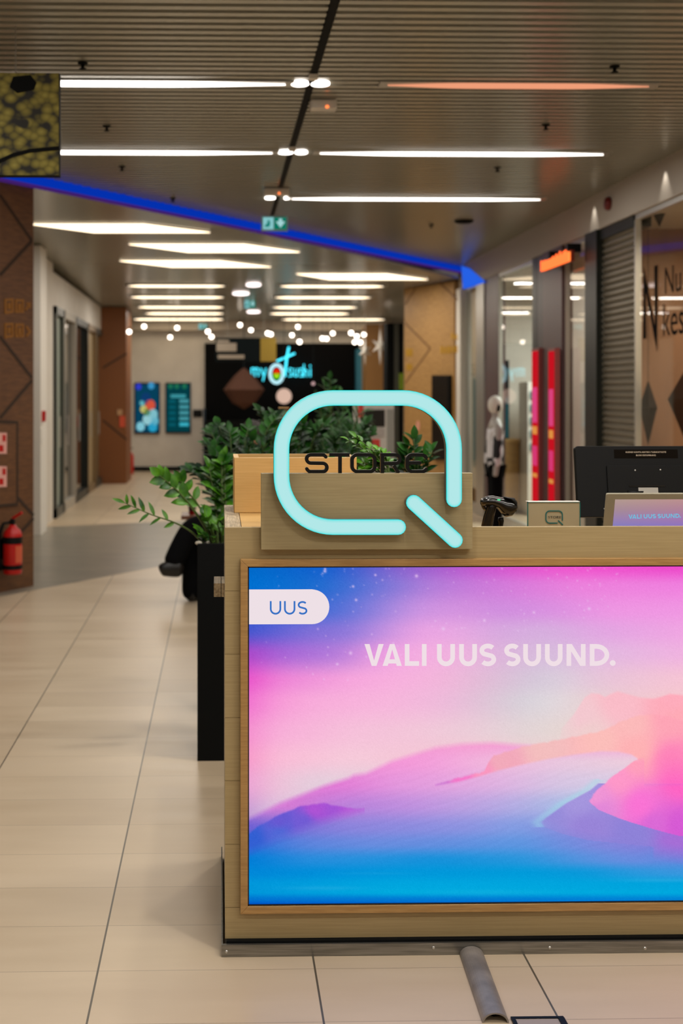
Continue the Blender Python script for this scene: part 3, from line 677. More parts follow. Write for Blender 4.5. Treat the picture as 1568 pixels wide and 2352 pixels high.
# alarm and notice on the pale post
q = PXx(97, 956, -2.02)
MB().box(-2.02, -1.985, q.y - .05, q.y + .05, q.z - .06, q.z + .06).build('call_point', M['red'], label='small red fire call point on the pale post left', cat='alarm')
MB().box(-2.02, -2.012, q.y - .10, q.y + .10, q.z - .32, q.z - .14).build('paper_notice', M['white'], label='white paper notice below the red call point on the pale post', cat='notice')
# far brown pillar on the left
qa = PZ(235, 1111, 0); qb = PZ(292, 1109, 0)
t = bpy.data.objects.new('pillar_far', None); COL.objects.link(t); t.location = (qa.x, qa.y, 0); ORG[t.name] = Vector(t.location); struct(t)
MB().box(qa.x - .1, qb.x, qa.y, qa.y + 1.2, 0, ZFA(23.5) - .005).build('cladding', mat('warm_cladding', c(128, 76, 34), .5), t)
for pts in (((236, 845), (291, 812)), ((236, 965), (291, 1010))):
    P = [PY(x, y, qa.y) for x, y in pts]
    MB().stroke([(p.x, p.z) for p in P], .03, lambda u, v, d: Vector((u, qa.y - d, v)), 0, .004).build('groove', M['groove'], t)
q = PY(281, 968, qa.y); MB().box(q.x - .05, q.x + .05, qa.y - .02, qa.y, q.z - .10, q.z + .10).build('fire_notice', mat('orange_red', c(214, 84, 54), .5), label='orange red fire notice on the far brown pillar', cat='notice')
q = PY(275, 947, qa.y); MB().box(q.x - .045, q.x + .045, qa.y - .02, qa.y, q.z - .05, q.z + .05).build('switch_plate', mat('tan_plate', c(190, 150, 110), .5), label='small pale switch plate above the orange notice', cat='switch')
q = PZ(297, 1088, 0)
t = thing('fire_extinguisher', 'small red fire extinguisher behind the far brown pillar', 'fire extinguisher', (q.x + .02, q.y - .1, 0))
MB().lathe([(.07, 0), (.075, .01), (.075, .36), (.04, .42), (.02, .45)], (q.x + .02, q.y - .1, 0), n=14).build('cylinder', M['red'], t, smooth=True)
MB().tube([(q.x + .02, q.y - .1, .45), (q.x + .02, q.y - .1, .5), (q.x + .08, q.y - .1, .52)], .012, 6).build('lever', M['black'], t)

# ------------------------------------------------------------------ far wall: menu screens and the sushi shop
YF = 26.3
def menu(px0, px1, py0, py1, label, kind):
    a = PY(px0, py1, YF - .05); bq = PY(px1, py0, YF - .05); w = bq.x - a.x; h = bq.z - a.z
    t = thing('menu_screen', label, 'screen', ((a.x + bq.x) / 2, YF - .05, a.z), 'menu screens on the far wall')
    MB().box(a.x, bq.x, YF - .06, YF, a.z, bq.z).build('screen_case', M['black'], t)
    f = lambda u, v, d: Vector((a.x + w * u, YF - .06 - d, a.z + h * v))
    MB().prism([(.04, .03), (.96, .03), (.96, .97), (.04, .97)], f, 0, .004).build('screen_face', glow('menu_teal', c(8, 66, 92) if kind else c(4, 62, 70), .9), t)
    def blob(u, v, r, col, n=12, sy=.55):
        MB().prism([(u + r * math.cos(q), v + r * sy * math.sin(q)) for q in [2 * math.pi * k / n for k in range(n)]], f, .004, .008).build('picture_patch', glow('menu_patch', c(*col), .9), t)
    if kind:
        for x in ((.16, .92, .12, (50, 60, 200)), (.66, .94, .13, (60, 150, 200)), (.62, .56, .20, (214, 84, 60)), (.36, .48, .14, (196, 190, 110)), (.30, .60, .10, (100, 180, 190)), (.5, .42, .14, (60, 110, 40)),
                  (.72, .38, .2, (130, 196, 206)), (.52, .28, .2, (150, 205, 212)), (.8, .25, .16, (100, 180, 200)), (.24, .14, .17, (130, 200, 215)), (.72, .13, .18, (40, 160, 200)), (.45, .7, .2, (16, 60, 110))): blob(*x)
    else:
        MB().prism([(.2, .70), (.8, .70), (.8, .77), (.2, .77)], f, .004, .008).build('menu_heading', glow('menu_patch', c(60, 150, 160), .9), t)
        for k in range(5):
            v = .60 - k * .115
            MB().prism([(.55, v), (.92, v), (.92, v + .07), (.55, v + .07)], f, .004, .008).build('menu_item', glow('menu_patch', c(70, 150, 160) if k < 4 else c(60, 180, 200), .9), t)
            MB().prism([(.14, v), (.40, v), (.40, v + .06), (.14, v + .06)], f, .004, .008).build('menu_picture', glow('menu_patch', c(10, 90, 104), .9), t)
        for u in (.2, .45, .75): blob(u, .93, .1, (30, 110, 80))
menu(309, 367, 879, 996, 'menu screen with red and pale food pictures, left of the two', True)
menu(380, 438, 879, 995, 'menu screen with teal price columns, right of the two', False)
q0 = PY(443, 958, YF); q1 = PY(464, 941, YF)
MB().box(q0.x, q1.x, YF - .03, YF, q0.z, q1.z).build('wall_panel', M['black'], label='small black square panel on the far wall right of the menu screens', cat='panel')
# sushi shop: dark recess
a = PY(470, 1084, YF - .02); bq = PY(832, 789, YF - .02)
t = thing('shop_kiosk_front', 'black front of the sushi shop filling the end of the hall', 'shop front', ((a.x + bq.x) / 2, YF, 0))
MB().box(a.x, bq.x, YF - .12, YF - .004, 0, bq.z).build('front_wall', mat('shop_black', c(8, 8, 9), .8, 0, .1), t)
MB().box(a.x, bq.x, YF - .9, YF - .12, 0, 1.05).build('serving_ledge', M['matte_black'], t)
MB().box(a.x - .02, a.x + .02, YF - .9, YF - .1, 0, 1.3).build('blue_edge', mat('blue_edge', c(10, 40, 60), .5), t)
# the sign
YS = YF - .32
t = thing('sushi_sign', 'cyan neon sushi sign with bowl and chopsticks on the black shop front', 'sign', PY(645, 885, YS))
zf = lambda x, y: (550 + x / 7.84, 770 + y / 7.84)
sm = lambda u, v, d: PY(u, v, YS - d)
def ss(pts, w, nm, closed=False, m=None, d0=0, d1=.03):
    MB().stroke([zf(*p) for p in pts], w / 7.84, sm, d0, d1, closed=closed, cap='round').build(nm, m or M['sushi'], t)
ss([(215, 735), (215, 600), (250, 590), (275, 610), (275, 735)], 17, 'letter_m'); ss([(275, 610), (310, 590), (340, 610), (340, 735)], 17, 'letter_m')
ss([(385, 600), (425, 715)], 18, 'letter_y'); ss([(475, 600), (420, 820)], 18, 'letter_y')
ss([(665 + 115 * math.cos(q), 695 + 160 * math.sin(q)) for q in [2 * math.pi * k / 28 for k in range(28)]], 56, 'bowl_ring', True, glow('neon_pale', (.45, .78, .86, 1), 1.3))
ss([(815, 730), (850, 400), (886, 222)], 34, 'chopstick'); ss([(680, 460), (830, 400), (985, 330)], 32, 'chopstick')
ss([(950, 610), (905, 595), (885, 620), (905, 665), (945, 690), (945, 730), (885, 740)], 16, 'letter_s')
ss([(985, 605), (985, 720), (1010, 742), (1045, 725), (1045, 605)], 16, 'letter_u')
ss([(1140, 610), (1100, 598), (1080, 625), (1100, 665), (1140, 690), (1135, 735), (1080, 740)], 16, 'letter_s')
ss([(1158, 530), (1158, 742)], 17, 'letter_h'); ss([(1158, 650), (1190, 620), (1215, 650), (1215, 742)], 16, 'letter_h')
ss([(1275, 605), (1275, 742)], 17, 'letter_i'); ss([(1270, 545), (1272, 560)], 20, 'letter_i')
for (v0, v1, cc, nm) in ((0, math.pi, (0, 205, 40), 'green_filling'), (math.pi, 2 * math.pi, (226, 36, 12), 'red_filling')):
    MB().prism([zf(668 + 66 * math.cos(q), 692 + 100 * math.sin(q)) for q in [v0 + (v1 - v0) * k / 12 for k in range(13)]], sm, .03, .05).build(nm, glow(nm, c(*cc), 1.0), t)
MB().prism([zf(668 + 50 * math.cos(q), 715 + 45 * math.sin(q)) for q in [math.pi * k / 10 for k in range(11)]], sm, .05, .055).build('yellow_filling', glow('yellow_filling', c(200, 225, 10), 1.0), t)
# dim lamps and ornament in front of the shop
q = PY(560, 895, YF - 1.5)
t = thing('wire_pendant', 'dim brown diamond pendant lamp in front of the black sushi shop', 'lamp', q)
b = MB(); r = .40
b.lathe([(0, -.38), (r * .55, -.26), (r, 0), (r * .5, .26), (.03, .42)], q, n=8); b.build('shade', mat('brown_mesh', c(88, 62, 52), .9, 0, .05), t)
MB().tube([q + UP * .42, Vector((q.x, q.y, 2.90 if q.y>26 else ZFA(q.y)))], .008, 5).build('cord', M['black'], t)
q = PY(652, 910, YF - 1.6)
t = thing('pendant_lamp', 'pale round pendant lamp glowing behind the plants', 'lamp', q)
MB().ball(q, .15, 14).build('globe', glow('pendant_pale', c(226, 190, 170), .9), t); MB().tube([q + UP * .15, Vector((q.x, q.y, ZFA(q.y)))], .006, 5).build('cord', M['black'], t)
q = PY(719, 881, YF - 1.2)
t = thing('pendant_lamp', 'tiny pinkish pendant lamp below the end of the sushi sign', 'lamp', q)
MB().ball(q, .035, 10).build('globe', glow('pendant_pink', c(210, 170, 170), 1), t); MB().tube([q + UP * .035, Vector((q.x, q.y, ZFA(q.y)))], .004, 5).build('cord', M['black'], t)
# parts right of the sushi shop
def farbox(name, p0, p1, py0, Y, m, dz0=0, depth=.3, **kw):
    A = PY(p0, CY, Y); B_ = PY(p1, py0, Y); return MB().box(A.x, B_.x, Y, Y + depth, dz0, B_.z).build(name, m, **kw)
farbox('trim_13', 819, 833, 802, 25.8, mat('teal_panel', c(48, 122, 148), .5), kind='structure')
farbox('trim_14', 833, 841, 760, 25.6, M['bulk'], kind='structure')
farbox('pillar_back', 840, 889, 745, 24.8, mat('oak_far', c(150, 108, 58), .5), kind='structure', depth=.6)
farbox('trim_15', 888, 926, 742, 22.6, M['matte_black'], kind='structure', depth=.5)
farbox('trim_16', 906, 916, 742, 22.5, M['alud'], kind='structure', depth=.08)
q0 = PY(918, 896, 22.4); q1 = PY(927, 857, 22.4)
MB().box(q0.x, q1.x, 22.4, 22.5, q0.z, q1.z).build('green_sign', mat('lime', c(120, 150, 20), .5), label='narrow lime green sign left of the oak pillar', cat='sign')
# paper stars
for (px, py, r, lab) in ((873, 795, 27, 'white paper star hanging before the far oak column, right of two'), (838, 806, 20, 'white paper star hanging left of the far oak column')):
    q = PY(px, py, 24.2 if px > 860 else 23.4); R2 = r * 24.2 / F
    b = MB(); pts = []
    for k in range(12):
        rr = R2 if k % 2 == 0 else R2 * .38
        if k % 6 == 0: rr *= 1.7
        pts.append(q + Vector((rr * math.sin(k * math.pi / 6) * .8, 0, rr * math.cos(k * math.pi / 6))))
    b.add([q + Vector((0, -.1, 0)), q + Vector((0, .1, 0))] + pts, [(0, 2 + k, 2 + (k + 1) % 12) for k in range(12)] + [(1, 2 + (k + 1) % 12, 2 + k) for k in range(12)])
    b.tube([q + UP * R2, Vector((q.x, q.y, ZFA(q.y)))], .004, 5)
    b.build('paper_star', M['white'], label=lab, cat='star', group='paper stars at the end of the hall')
# globe bulbs
BUL = [(38, 97), (117, 69), (292, 76), (255, 126), (455, 96), (474, 123), (625, 61), (683, 88), (772, 105), (788, 110), (932, 71), (900, 115), (940, 150), (1061, 132), (1083, 134), (1116, 105), (1213, 103), (1243, 121),
       (1281, 112), (1232, 152), (1261, 153), (1400, 93), (1413, 132)]
order = {v: i for i, v in enumerate(sorted(BUL))}
ordw = ('first', 'second', 'third', 'fourth', 'fifth', 'sixth', 'seventh', 'eighth', 'ninth', 'tenth', 'eleventh', 'twelfth', 'thirteenth', 'fourteenth', 'fifteenth', 'sixteenth', 'seventeenth', 'eighteenth',
        'nineteenth', 'twentieth', 'twenty-first', 'twenty-second', 'twenty-third')
bt = None
for i, (x, y) in enumerate(BUL):
    Y = 22.8 + (i % 4) * .7; q = PY(280 + x / 2.306, 720 + y / 2.306, Y); top = ZFA(Y)
    t = thing('globe_bulb', 'glowing globe bulb under the far ceiling, %s from the left of the string' % ordw[order[(x, y)]], 'light bulb', q, 'globe bulbs over the far end of the hall')
    MB().ball(q, .042, 12).build('globe', M['bulb'], t); MB().lathe([(.016, .035), (.016, .08)], q, n=8).build('socket', M['black'], t)
    MB().tube([q + UP * .08, Vector((q.x, q.y, top))], .003, 4).build('cord', M['black'], t)

# ------------------------------------------------------------------ oak pillar on the right
ra = Vector((3.33, 18.0, 0)); rb = PZ(928, 648, ZF); rb.z = 0; rd = (rb - ra); rl = rd.length; rd.normalize(); rn = Vector((rd.y, -rd.x, 0))
if rn.dot(CAM - ra) < 0: rn = -rn
t = bpy.data.objects.new('pillar_right', None); COL.objects.link(t); t.location = ra; ORG[t.name] = Vector(ra); struct(t)
MB().obox(ra, rd, -rn, UP, 0, rl, 0, .6, 0, ZFA(19.5)).build('cladding', M['oakclad'], t)
def rf(px, py): return PP(px, py, ra, rn)
def ruv(px, py): q = rf(px, py) - ra; return (q.dot(rd), q.z)
rm = lambda u, v, d: ra + rd * u + UP * v + rn * d
for pts in (((930, 742), (988, 800)), ((988, 800), (930, 880)), ((1052, 690), (1000, 640)), ((930, 700), (955, 660))):
    MB().stroke([ruv(*p) for p in pts], .03, rm, 0, .003).build('groove', mat('oak_groove', c(120, 84, 44), .6), t)
t = thing('wayfinding_lettering', 'gold pictograms and lettering on the right oak pillar', 'lettering', rf(1000, 850))
def rg(pts): MB().prism([ruv(*p) for p in pts], rm, 0, .006).build('pictogram', M['gold'], t)
for (x0, x1, y0, y1) in ((1036, 1041, 765, 778), (1044, 1052, 768, 780), (1012, 1017, 795, 812), (1020, 1025, 797, 812), (1028, 1034, 795, 812), (1037, 1042, 796, 810), (1045, 1052, 794, 810), (932, 947, 801, 818), (934, 946, 836, 850)):
    rg(((x0, y0), (x1, y0), (x1, y1), (x0, y1)))
t = thing('information_screen', 'tall switched-off black information screen on the right oak pillar', 'screen', rf(1018, 1055))
P4 = [ruv(*p) for p in ((999, 862), (1038, 862), (1038, 1056), (999, 1056))]
MB().prism(P4, rm, .0, .06).build('screen_case', M['black'], t)
cu = sum(p[0] for p in P4) / 4; cv = sum(p[1] for p in P4) / 4
MB().prism([(cu + (u - cu) * .9, cv + (v - cv) * .97) for u, v in P4], rm, .06, .063).build('screen_face', mat('dark_screen', c(14, 17, 18), .25), t)
for (px, py, r, lab) in ((960, 978, .05, 'pale pink round sticker on the oak pillar, seen through the glowing ring'), ):
    u, v = ruv(px, py); MB().prism([(u + r * math.cos(q), v + r * 1.6 * math.sin(q)) for q in [2 * math.pi * k / 14 for k in range(14)]], rm, 0, .006).build('sticker', mat('pink', c(226, 160, 140), .5), label=lab, cat='sticker')

# ------------------------------------------------------------------ white and red machine
YK = 13.2
t = thing('vending_kiosk', 'white vending kiosk with red trims and dark screen beyond the plants', 'machine', (PY(863, CY, YK).x, YK + .25, 0))
A = PY(822, CY, YK); B_ = PY(905, 928, YK)
MB().box(A.x, B_.x, YK, YK + .5, 0, B_.z).build('cabinet', mat('kiosk_white', c(206, 204, 198), .4), t, bevel=.01)
def kq(x0, x1, y0, y1, m, nm, d=.012):
    a = PY(x0, y1, YK); bq = PY(x1, y0, YK); MB().box(a.x, bq.x, YK - d, YK, a.z, bq.z).build(nm, m, t)
kq(836, 883, 941, 980, M['gloss_black'], 'screen'); kq(822, 834, 930, 958, M['redsign'], 'red_trim'); kq(824, 872, 1009, 1020, M['redsign'], 'red_trim'); kq(862, 872, 1020, 1030, M['redsign'], 'red_trim')
kq(836, 882, 985, 1003, mat('kiosk_grey', c(176, 170, 166), .5), 'keypad'); kq(828, 842, 1062, 1075, M['redsign'], 'red_trim'); kq(866, 874, 1056, 1072, M['redsign'], 'red_trim')
kq(888, 904, 940, 1090, mat('kiosk_side', c(150, 152, 146), .5), 'side_panel', .004)

# ------------------------------------------------------------------ THE COUNTER
Y0 = 3.62
def cx_(px, Y=Y0): return PY(px, CY, Y).x
def cz_(py, px=900, Y=Y0): return PY(px, py, Y).z
XC0, XC1 = .0145, 1.87
ZT = cz_(1212, 540)
t = thing('service_counter', 'pale wooden service counter with planked front carrying the glowing screen', 'counter', (.9, 3.9, 0))
counter = t
# planked front board (real grooves)
b = MB(); z = ZT
while z > .05:
    z0 = max(z - .1807, .040); b.box(XC0, XC1, Y0, Y0 + .022, z0 + (.0012 if z0 > .041 else 0), z); z -= .1807
b.box(XC0 + .002, XC1 - .002, Y0 + .002, Y0 + .024, .04, ZT - .002)
b.build('front_board', M['ash'], t)
MB().box(XC0, XC0 + .046, Y0 + .024, 4.36, .04, ZT).build('side_panel', M['ash_side'], t)
MB().box(XC1 - .046, XC1, Y0 + .024, 4.36, .04, ZT - .1).build('side_panel', M['ash_side'], t)
MB().box(XC0 + .0478, .71, Y0 + .026, 4.36, ZT - .03, ZT - .0005).build('left_worktop', M['maple'], t)
MB().box(.71, XC1 - .047, Y0 + .026, 4.40, .97, 1.0).build('desk_top', M['maple'], t)
MB().box(.69, .71, Y0 + .026, 4.36, .04, ZT - .03).build('inner_panel', M['maple'], t)
MB().box(XC0 - .012, XC0, 3.95, 4.10, cz_(1371, 500, 3.95), cz_(1340, 500, 3.95)).box(PY(491, CY, 3.95).x, XC0 - .01, 3.95, 4.10, cz_(1371, 500, 3.95), cz_(1340, 500, 3.95)).build('ledge_block', M['ash_side'], t)
kx = PY(508.5, CY, 3.59).x
kb = MB(); kb.box(kx, XC1 + .01, 3.59, 3.60, 0, .034); kb.box(kx, kx + .004, 3.60, 4.37, 0, .034); kb.box(XC1 + .006, XC1 + .01, 3.60, 4.37, 0, .034)
kick = kb.build('kick_plate', M['steel'], t)
MB().box(XC0 + .004, XC1 - .004, 3.603, 4.35, 0.0, .04).build('base_plinth', M['matte_black'], t)
for (px, py) in ((520, 2186), (995, 2177), (1262, 2177), (1481, 2178), (1700, 2178)):
    q = PY(px, py, 3.59); MB().lathe([(.0045, 0), (.005, .001), (.003, .0035), (.0, .004)], q, (0, -1, 0), 10).build('screw', M['alu'], kick)

# the big screen with its frame
fx0, fx1, fz1, fz0 = cx_(552, 3.6), 1.85, cz_(1284, 900, 3.6), cz_(2096, 900, 3.6)
sx0, sx1, sz1, sz0 = cx_(569, 3.6), 1.85 - (cx_(569, 3.6) - fx0), cz_(1300.5, 900, 3.6), cz_(2078.5, 900, 3.6)
t = thing('advertising_screen', 'large glowing screen with pink and blue seascape on the counter front', 'screen', ((fx0 + fx1) / 2, 3.6, fz0))
screen_thing = t
def frame_bar(P, nm): MB().prism(P, lambda u, v, d: Vector((u, d, v)), 3.597, Y0).build(nm, M['frame'], t, bevel=.0012)
frame_bar([(fx0, fz1), (fx1, fz1), (sx1, sz1), (sx0, sz1)], 'frame_top'); frame_bar([(fx0, fz0), (fx1, fz0), (sx1, sz0), (sx0, sz0)], 'frame_bottom')
frame_bar([(fx0, fz0), (fx0, fz1), (sx0, sz1), (sx0, sz0)], 'frame_side'); frame_bar([(fx1, fz0), (fx1, fz1), (sx1, sz1), (sx1, sz0)], 'frame_side')
bz = MB(); w = .0035; e = .0006
bz.box(sx0 + e, sx1 - e, 3.602, 3.612, sz1 - w, sz1 - e); bz.box(sx0 + e, sx1 - e, 3.602, 3.612, sz0 + e, sz0 + w); bz.box(sx0 + e, sx0 + w, 3.602, 3.612, sz0, sz1); bz.box(sx1 - w, sx1 - e, 3.602, 3.612, sz0, sz1)
bz.build('bezel', M['gloss_black'], t)
# the picture on the screen: colours laid on a fine grid of the panel (x, y in picture units)
def paint(X, Y):
    def rows(tab):
        ys = np.array([r[0] for r in tab], float); xs_all = np.arange(560, 1990, 10.0); img = np.zeros((len(ys), len(xs_all), 3))
        for i, (yy, pts) in enumerate(tab):
            px = [p[0] for p in pts]
            for k in range(3): img[i, :, k] = np.interp(xs_all, px, [p[1][k] for p in pts])
        ker = np.exp(-.5 * (np.arange(-6, 7) / 3.0) ** 2); ker /= ker.sum()
        for i in range(len(ys)):
            for k in range(3): img[i, :, k] = np.convolve(np.pad(img[i, :, k], 6, 'edge'), ker, 'valid')
        out = np.zeros(X.shape + (3,)); xi = np.clip((X - 560) / 10, 0, len(xs_all) - 1.001); x0 = xi.astype(int); fx = (xi - x0)[..., None]
        yi = np.interp(Y, ys, np.arange(len(ys))); yi = np.clip(yi, 0, len(ys) - 1.001); y0 = yi.astype(int); fy = (yi - y0)[..., None]; fy = fy * fy * (3 - 2 * fy) * .6 + fy * .4
        g = lambda a, b_: img[a, b_]
        return (g(y0, x0) * (1 - fx) + g(y0, x0 + 1) * fx) * (1 - fy) + (g(y0 + 1, x0) * (1 - fx) + g(y0 + 1, x0 + 1) * fx) * fy
    sky = rows([
        (1300, [(575, (0, 105, 200)), (750, (20, 95, 205)), (820, (70, 95, 205)), (900, (130, 100, 205)), (1000, (165, 95, 205)), (1100, (198, 88, 205)), (1200, (225, 85, 205)), (1300, (240, 85, 205)), (1568, (236, 70, 200)), (1950, (236, 80, 205))]),
        (1345, [(575, (0, 112, 208)), (700, (20, 108, 206)), (790, (60, 108, 210)), (880, (120, 118, 214)), (980, (176, 125, 216)), (1080, (198, 122, 216)), (1200, (218, 124, 218)), (1330, (236, 130, 220)), (1568, (240, 128, 222)), (1950, (240, 130, 222))]),
        (1400, [(575, (30, 92, 205)), (700, (60, 105, 210)), (780, (85, 112, 214)), (870, (150, 130, 220)), (960, (205, 148, 225)), (1060, (212, 146, 222)), (1160, (208, 142, 222)), (1280, (220, 145, 224)), (1400, (238, 150, 226)), (1568, (240, 150, 226)), (1950, (240, 150, 226))]),
        (1450, [(575, (70, 85, 205)), (640, (100, 100, 212)), (720, (130, 112, 214)), (800, (140, 120, 218)), (880, (195, 145, 224)), (960, (235, 163, 226)), (1050, (232, 168, 226)), (1140, (215, 168, 222)), (1250, (214, 175, 222)), (1400, (228, 165, 226)), (1568, (240, 165, 226)), (1950, (240, 165, 226))]),
        (1500, [(575, (170, 70, 200)), (620, (165, 95, 212)), (700, (170, 112, 216)), (780, (180, 125, 218)), (860, (232, 155, 222)), (950, (245, 172, 224)), (1050, (240, 178, 222)), (1150, (220, 180, 218)), (1260, (214, 188, 220)), (1380, (226, 185, 224)), (1568, (240, 178, 224)), (1950, (240, 180, 224))]),
        (1560, [(575, (232, 80, 200)), (620, (238, 125, 212)), (700, (238, 145, 216)), (800, (246, 165, 220)), (900, (248, 176, 222)), (1020, (242, 182, 218)), (1120, (224, 188, 214)), (1220, (212, 198, 216)), (1280, (218, 206, 220)), (1380, (232, 196, 216)), (1568, (246, 196, 212)), (1950, (244, 196, 214))]),
        (1610, [(575, (240, 110, 205)), (620, (247, 150, 214)), (720, (248, 172, 218)), (900, (247, 182, 220)), (1020, (238, 186, 218)), (1120, (222, 196, 214)), (1200, (214, 208, 216)), (1260, (224, 216, 222)), (1340, (230, 210, 212)), (1460, (240, 200, 208)), (1568, (246, 200, 206)), (1950, (246, 200, 206))]),
        (1680, [(575, (244, 140, 205)), (620, (248, 172, 216)), (800, (246, 192, 218)), (950, (243, 198, 217)), (1080, (236, 204, 216)), (1200, (226, 212, 214)), (1300, (230, 214, 210)), (1450, (246, 200, 200)), (1950, (246, 196, 200))]),
        (1740, [(575, (246, 150, 200)), (620, (250, 186, 214)), (800, (246, 202, 218)), (950, (244, 198, 214)), (1080, (243, 202, 210)), (1250, (238, 208, 208)), (1950, (246, 196, 196))]),
        (1800, [(575, (235, 160, 210)), (620, (240, 190, 215)), (720, (228, 206, 220)), (1950, (240, 205, 210))]),
        (1880, [(575, (190, 150, 210)), (620, (215, 195, 222)), (1950, (225, 205, 220))])])
    sea = rows([
        (1700, [(575, (245, 150, 205)), (1950, (245, 165, 215))]),
        (1750, [(575, (240, 140, 205)), (900, (244, 150, 215)), (1000, (243, 160, 218)), (1100, (242, 180, 220)), (1300, (232, 200, 222)), (1450, (236, 205, 220)), (1950, (236, 200, 220))]),
        (1800, [(575, (230, 140, 210)), (760, (226, 120, 212)), (900, (228, 150, 220)), (1040, (228, 165, 222)), (1160, (222, 180, 224)), (1280, (214, 196, 226)), (1400, (214, 204, 228)), (1950, (214, 200, 228))]),
        (1850, [(575, (222, 140, 215)), (680, (210, 120, 212)), (800, (185, 130, 218)), (950, (192, 145, 222)), (1060, (190, 160, 224)), (1180, (180, 172, 226)), (1280, (170, 185, 228)), (1350, (170, 195, 228)), (1950, (175, 180, 225))]),
        (1900, [(575, (110, 95, 210)), (660, (120, 110, 214)), (800, (140, 132, 220)), (950, (140, 140, 222)), (1080, (140, 148, 224)), (1200, (128, 158, 226)), (1280, (135, 140, 220)), (1400, (150, 126, 216)), (1568, (175, 110, 214)), (1950, (180, 110, 214))]),
        (1940, [(575, (40, 110, 214)), (700, (92, 132, 220)), (850, (105, 140, 222)), (1000, (100, 142, 222)), (1200, (92, 150, 224)), (1350, (122, 138, 220)), (1450, (135, 130, 218)), (1568, (120, 125, 216)), (1950, (120, 125, 216))]),
        (1975, [(575, (0, 125, 214)), (700, (40, 140, 220)), (850, (35, 145, 220)), (1000, (20, 145, 218)), (1200, (40, 150, 220)), (1350, (88, 146, 222)), (1450, (108, 140, 222)), (1568, (95, 136, 220)), (1950, (95, 136, 220))]),
        (2005, [(575, (0, 135, 216)), (900, (0, 150, 218)), (1200, (0, 155, 218)), (1350, (10, 152, 218)), (1450, (40, 152, 220)), (1568, (60, 150, 222)), (1950, (60, 150, 222))]),
        (2030, [(575, (0, 150, 218)), (900, (0, 165, 222)), (1200, (0, 165, 222)), (1568, (0, 162, 220)), (1950, (0, 162, 220))]),
        (2050, [(575, (0, 150, 218)), (900, (0, 170, 222)), (1568, (0, 168, 222)), (1950, (0, 168, 222))]),
        (2066, [(575, (0, 115, 208)), (1568, (0, 130, 212)), (1950, (0, 130, 212))]),
        (2079, [(575, (0, 80, 195)), (1568, (0, 100, 205)), (1950, (0, 100, 205))])])
    def noise(x, seed, a, p):
        r = np.random.RandomState(seed); out = np.zeros_like(x)
        for k in range(6): out += np.sin(x / p * (1.7 ** k) + r.rand() * 6.28) / (1.5 ** k)
        return a * out
    def above(pts, soft=2.0, seed=0, rough=0.0, per=20.0):
        yy = np.interp(X, [p[0] for p in pts], [p[1] for p in pts]) + (noise(X, seed, rough, per) if rough else 0)
        s = np.clip((Y - yy) / soft * .5 + .5, 0, 1); return s
    def mix(base, col, msk): return base * (1 - msk[..., None]) + col * msk[..., None]
    def grad(pts):
        w = np.zeros(X.shape); o = np.zeros(X.shape + (3,))
        for (x, y, cc) in pts:
            q = 1 / (((X - x) ** 2 + (Y - y) ** 2) / 3000 + .05) ** 1.6; w += q; o += q[..., None] * np.array(cc, float)
        return o / w[..., None]
    img = sky
    # faint stars
    r = np.random.RandomState(5)
    for k in range(190):
        sx = r.uniform(590, 1420); sy = 1306 + r.rand() ** 1.5 * 270
        if sy > 1640 - .28 * (sx - 570): continue
        sg = r.uniform(.8, 1.7) if k > 14 else r.uniform(1.8, 2.8); am = r.uniform(.15, .55) if k > 14 else .75
        ix = np.abs(X[0] - sx) < 9; iy = np.abs(Y[:, 0] - sy) < 9
        if not ix.any() or not iy.any(): continue
        sl = np.ix_(iy, ix); g = am * np.exp(-((X[sl] - sx) ** 2 + (Y[sl] - sy) ** 2) / (2 * sg * sg)); img[sl] = img[sl] * (1 - g[..., None]) + np.array((235, 200, 240.)) * g[..., None]
    # cloud streak and far ridges
    msk = above([(570, 1900), (1240, 1900), (1290, 1672), (1318, 1640), (1342, 1602), (1358, 1592), (1376, 1594), (1389, 1601), (1402, 1594), (1418, 1588), (1440, 1594), (1468, 1602), (1500, 1605), (1520, 1600), (1538, 1594), (1568, 1597), (1700, 1580), (1950, 1610)], 3)
    img = mix(img, grad([(1330, 1640, (244, 200, 208)), (1420, 1610, (250, 188, 200)), (1550, 1605, (255, 172, 188)), (1350, 1690, (240, 206, 206)), (1560, 1650, (255, 170, 182)), (1800, 1640, (255, 160, 185))]), msk * np.clip((X - 1270) / 60, 0, 1))
    # sea
    sea_m = above([(560, 1890), (571, 1880), (640, 1845), (700, 1822), (740, 1806), (800, 1787), (812, 1780), (826, 1778), (840, 1776), (900, 1748), (1000, 1717), (1060, 1709), (1130, 1706), (1200, 1712), (1300, 1720), (1950, 1740)], 7)
    ang = Y + .33 * X
    wav = noise(ang + 6 * np.sin(X / 90.0) + 3 * np.sin(X / 23.0 + Y / 31.0), 3, 1.1, 3.0) * np.clip((Y - 1720) / 60, 0, 1) * np.clip((2000 - Y) / 60, 0, 1)
    img = mix(img, sea + wav[..., None], sea_m)
    # purple hill at the left
    hm_ = above([(560, 1925), (590, 1900), (640, 1872), (690, 1852), (720, 1847), (745, 1845), (770, 1850), (800, 1856), (834, 1857)], 2.5, 9, .6, 8) * (1 - above([(560, 1962), (640, 1926), (720, 1894), (790, 1871), (834, 1858)], 14)) * (X < 836)
    img = mix(img, grad([(580, 1930, (50, 95, 210)), (640, 1885, (105, 88, 210)), (720, 1858, (176, 82, 212)), (830, 1858, (184, 86, 214)), (700, 1888, (112, 92, 212)), (640, 1915, (80, 105, 214))]), hm_)
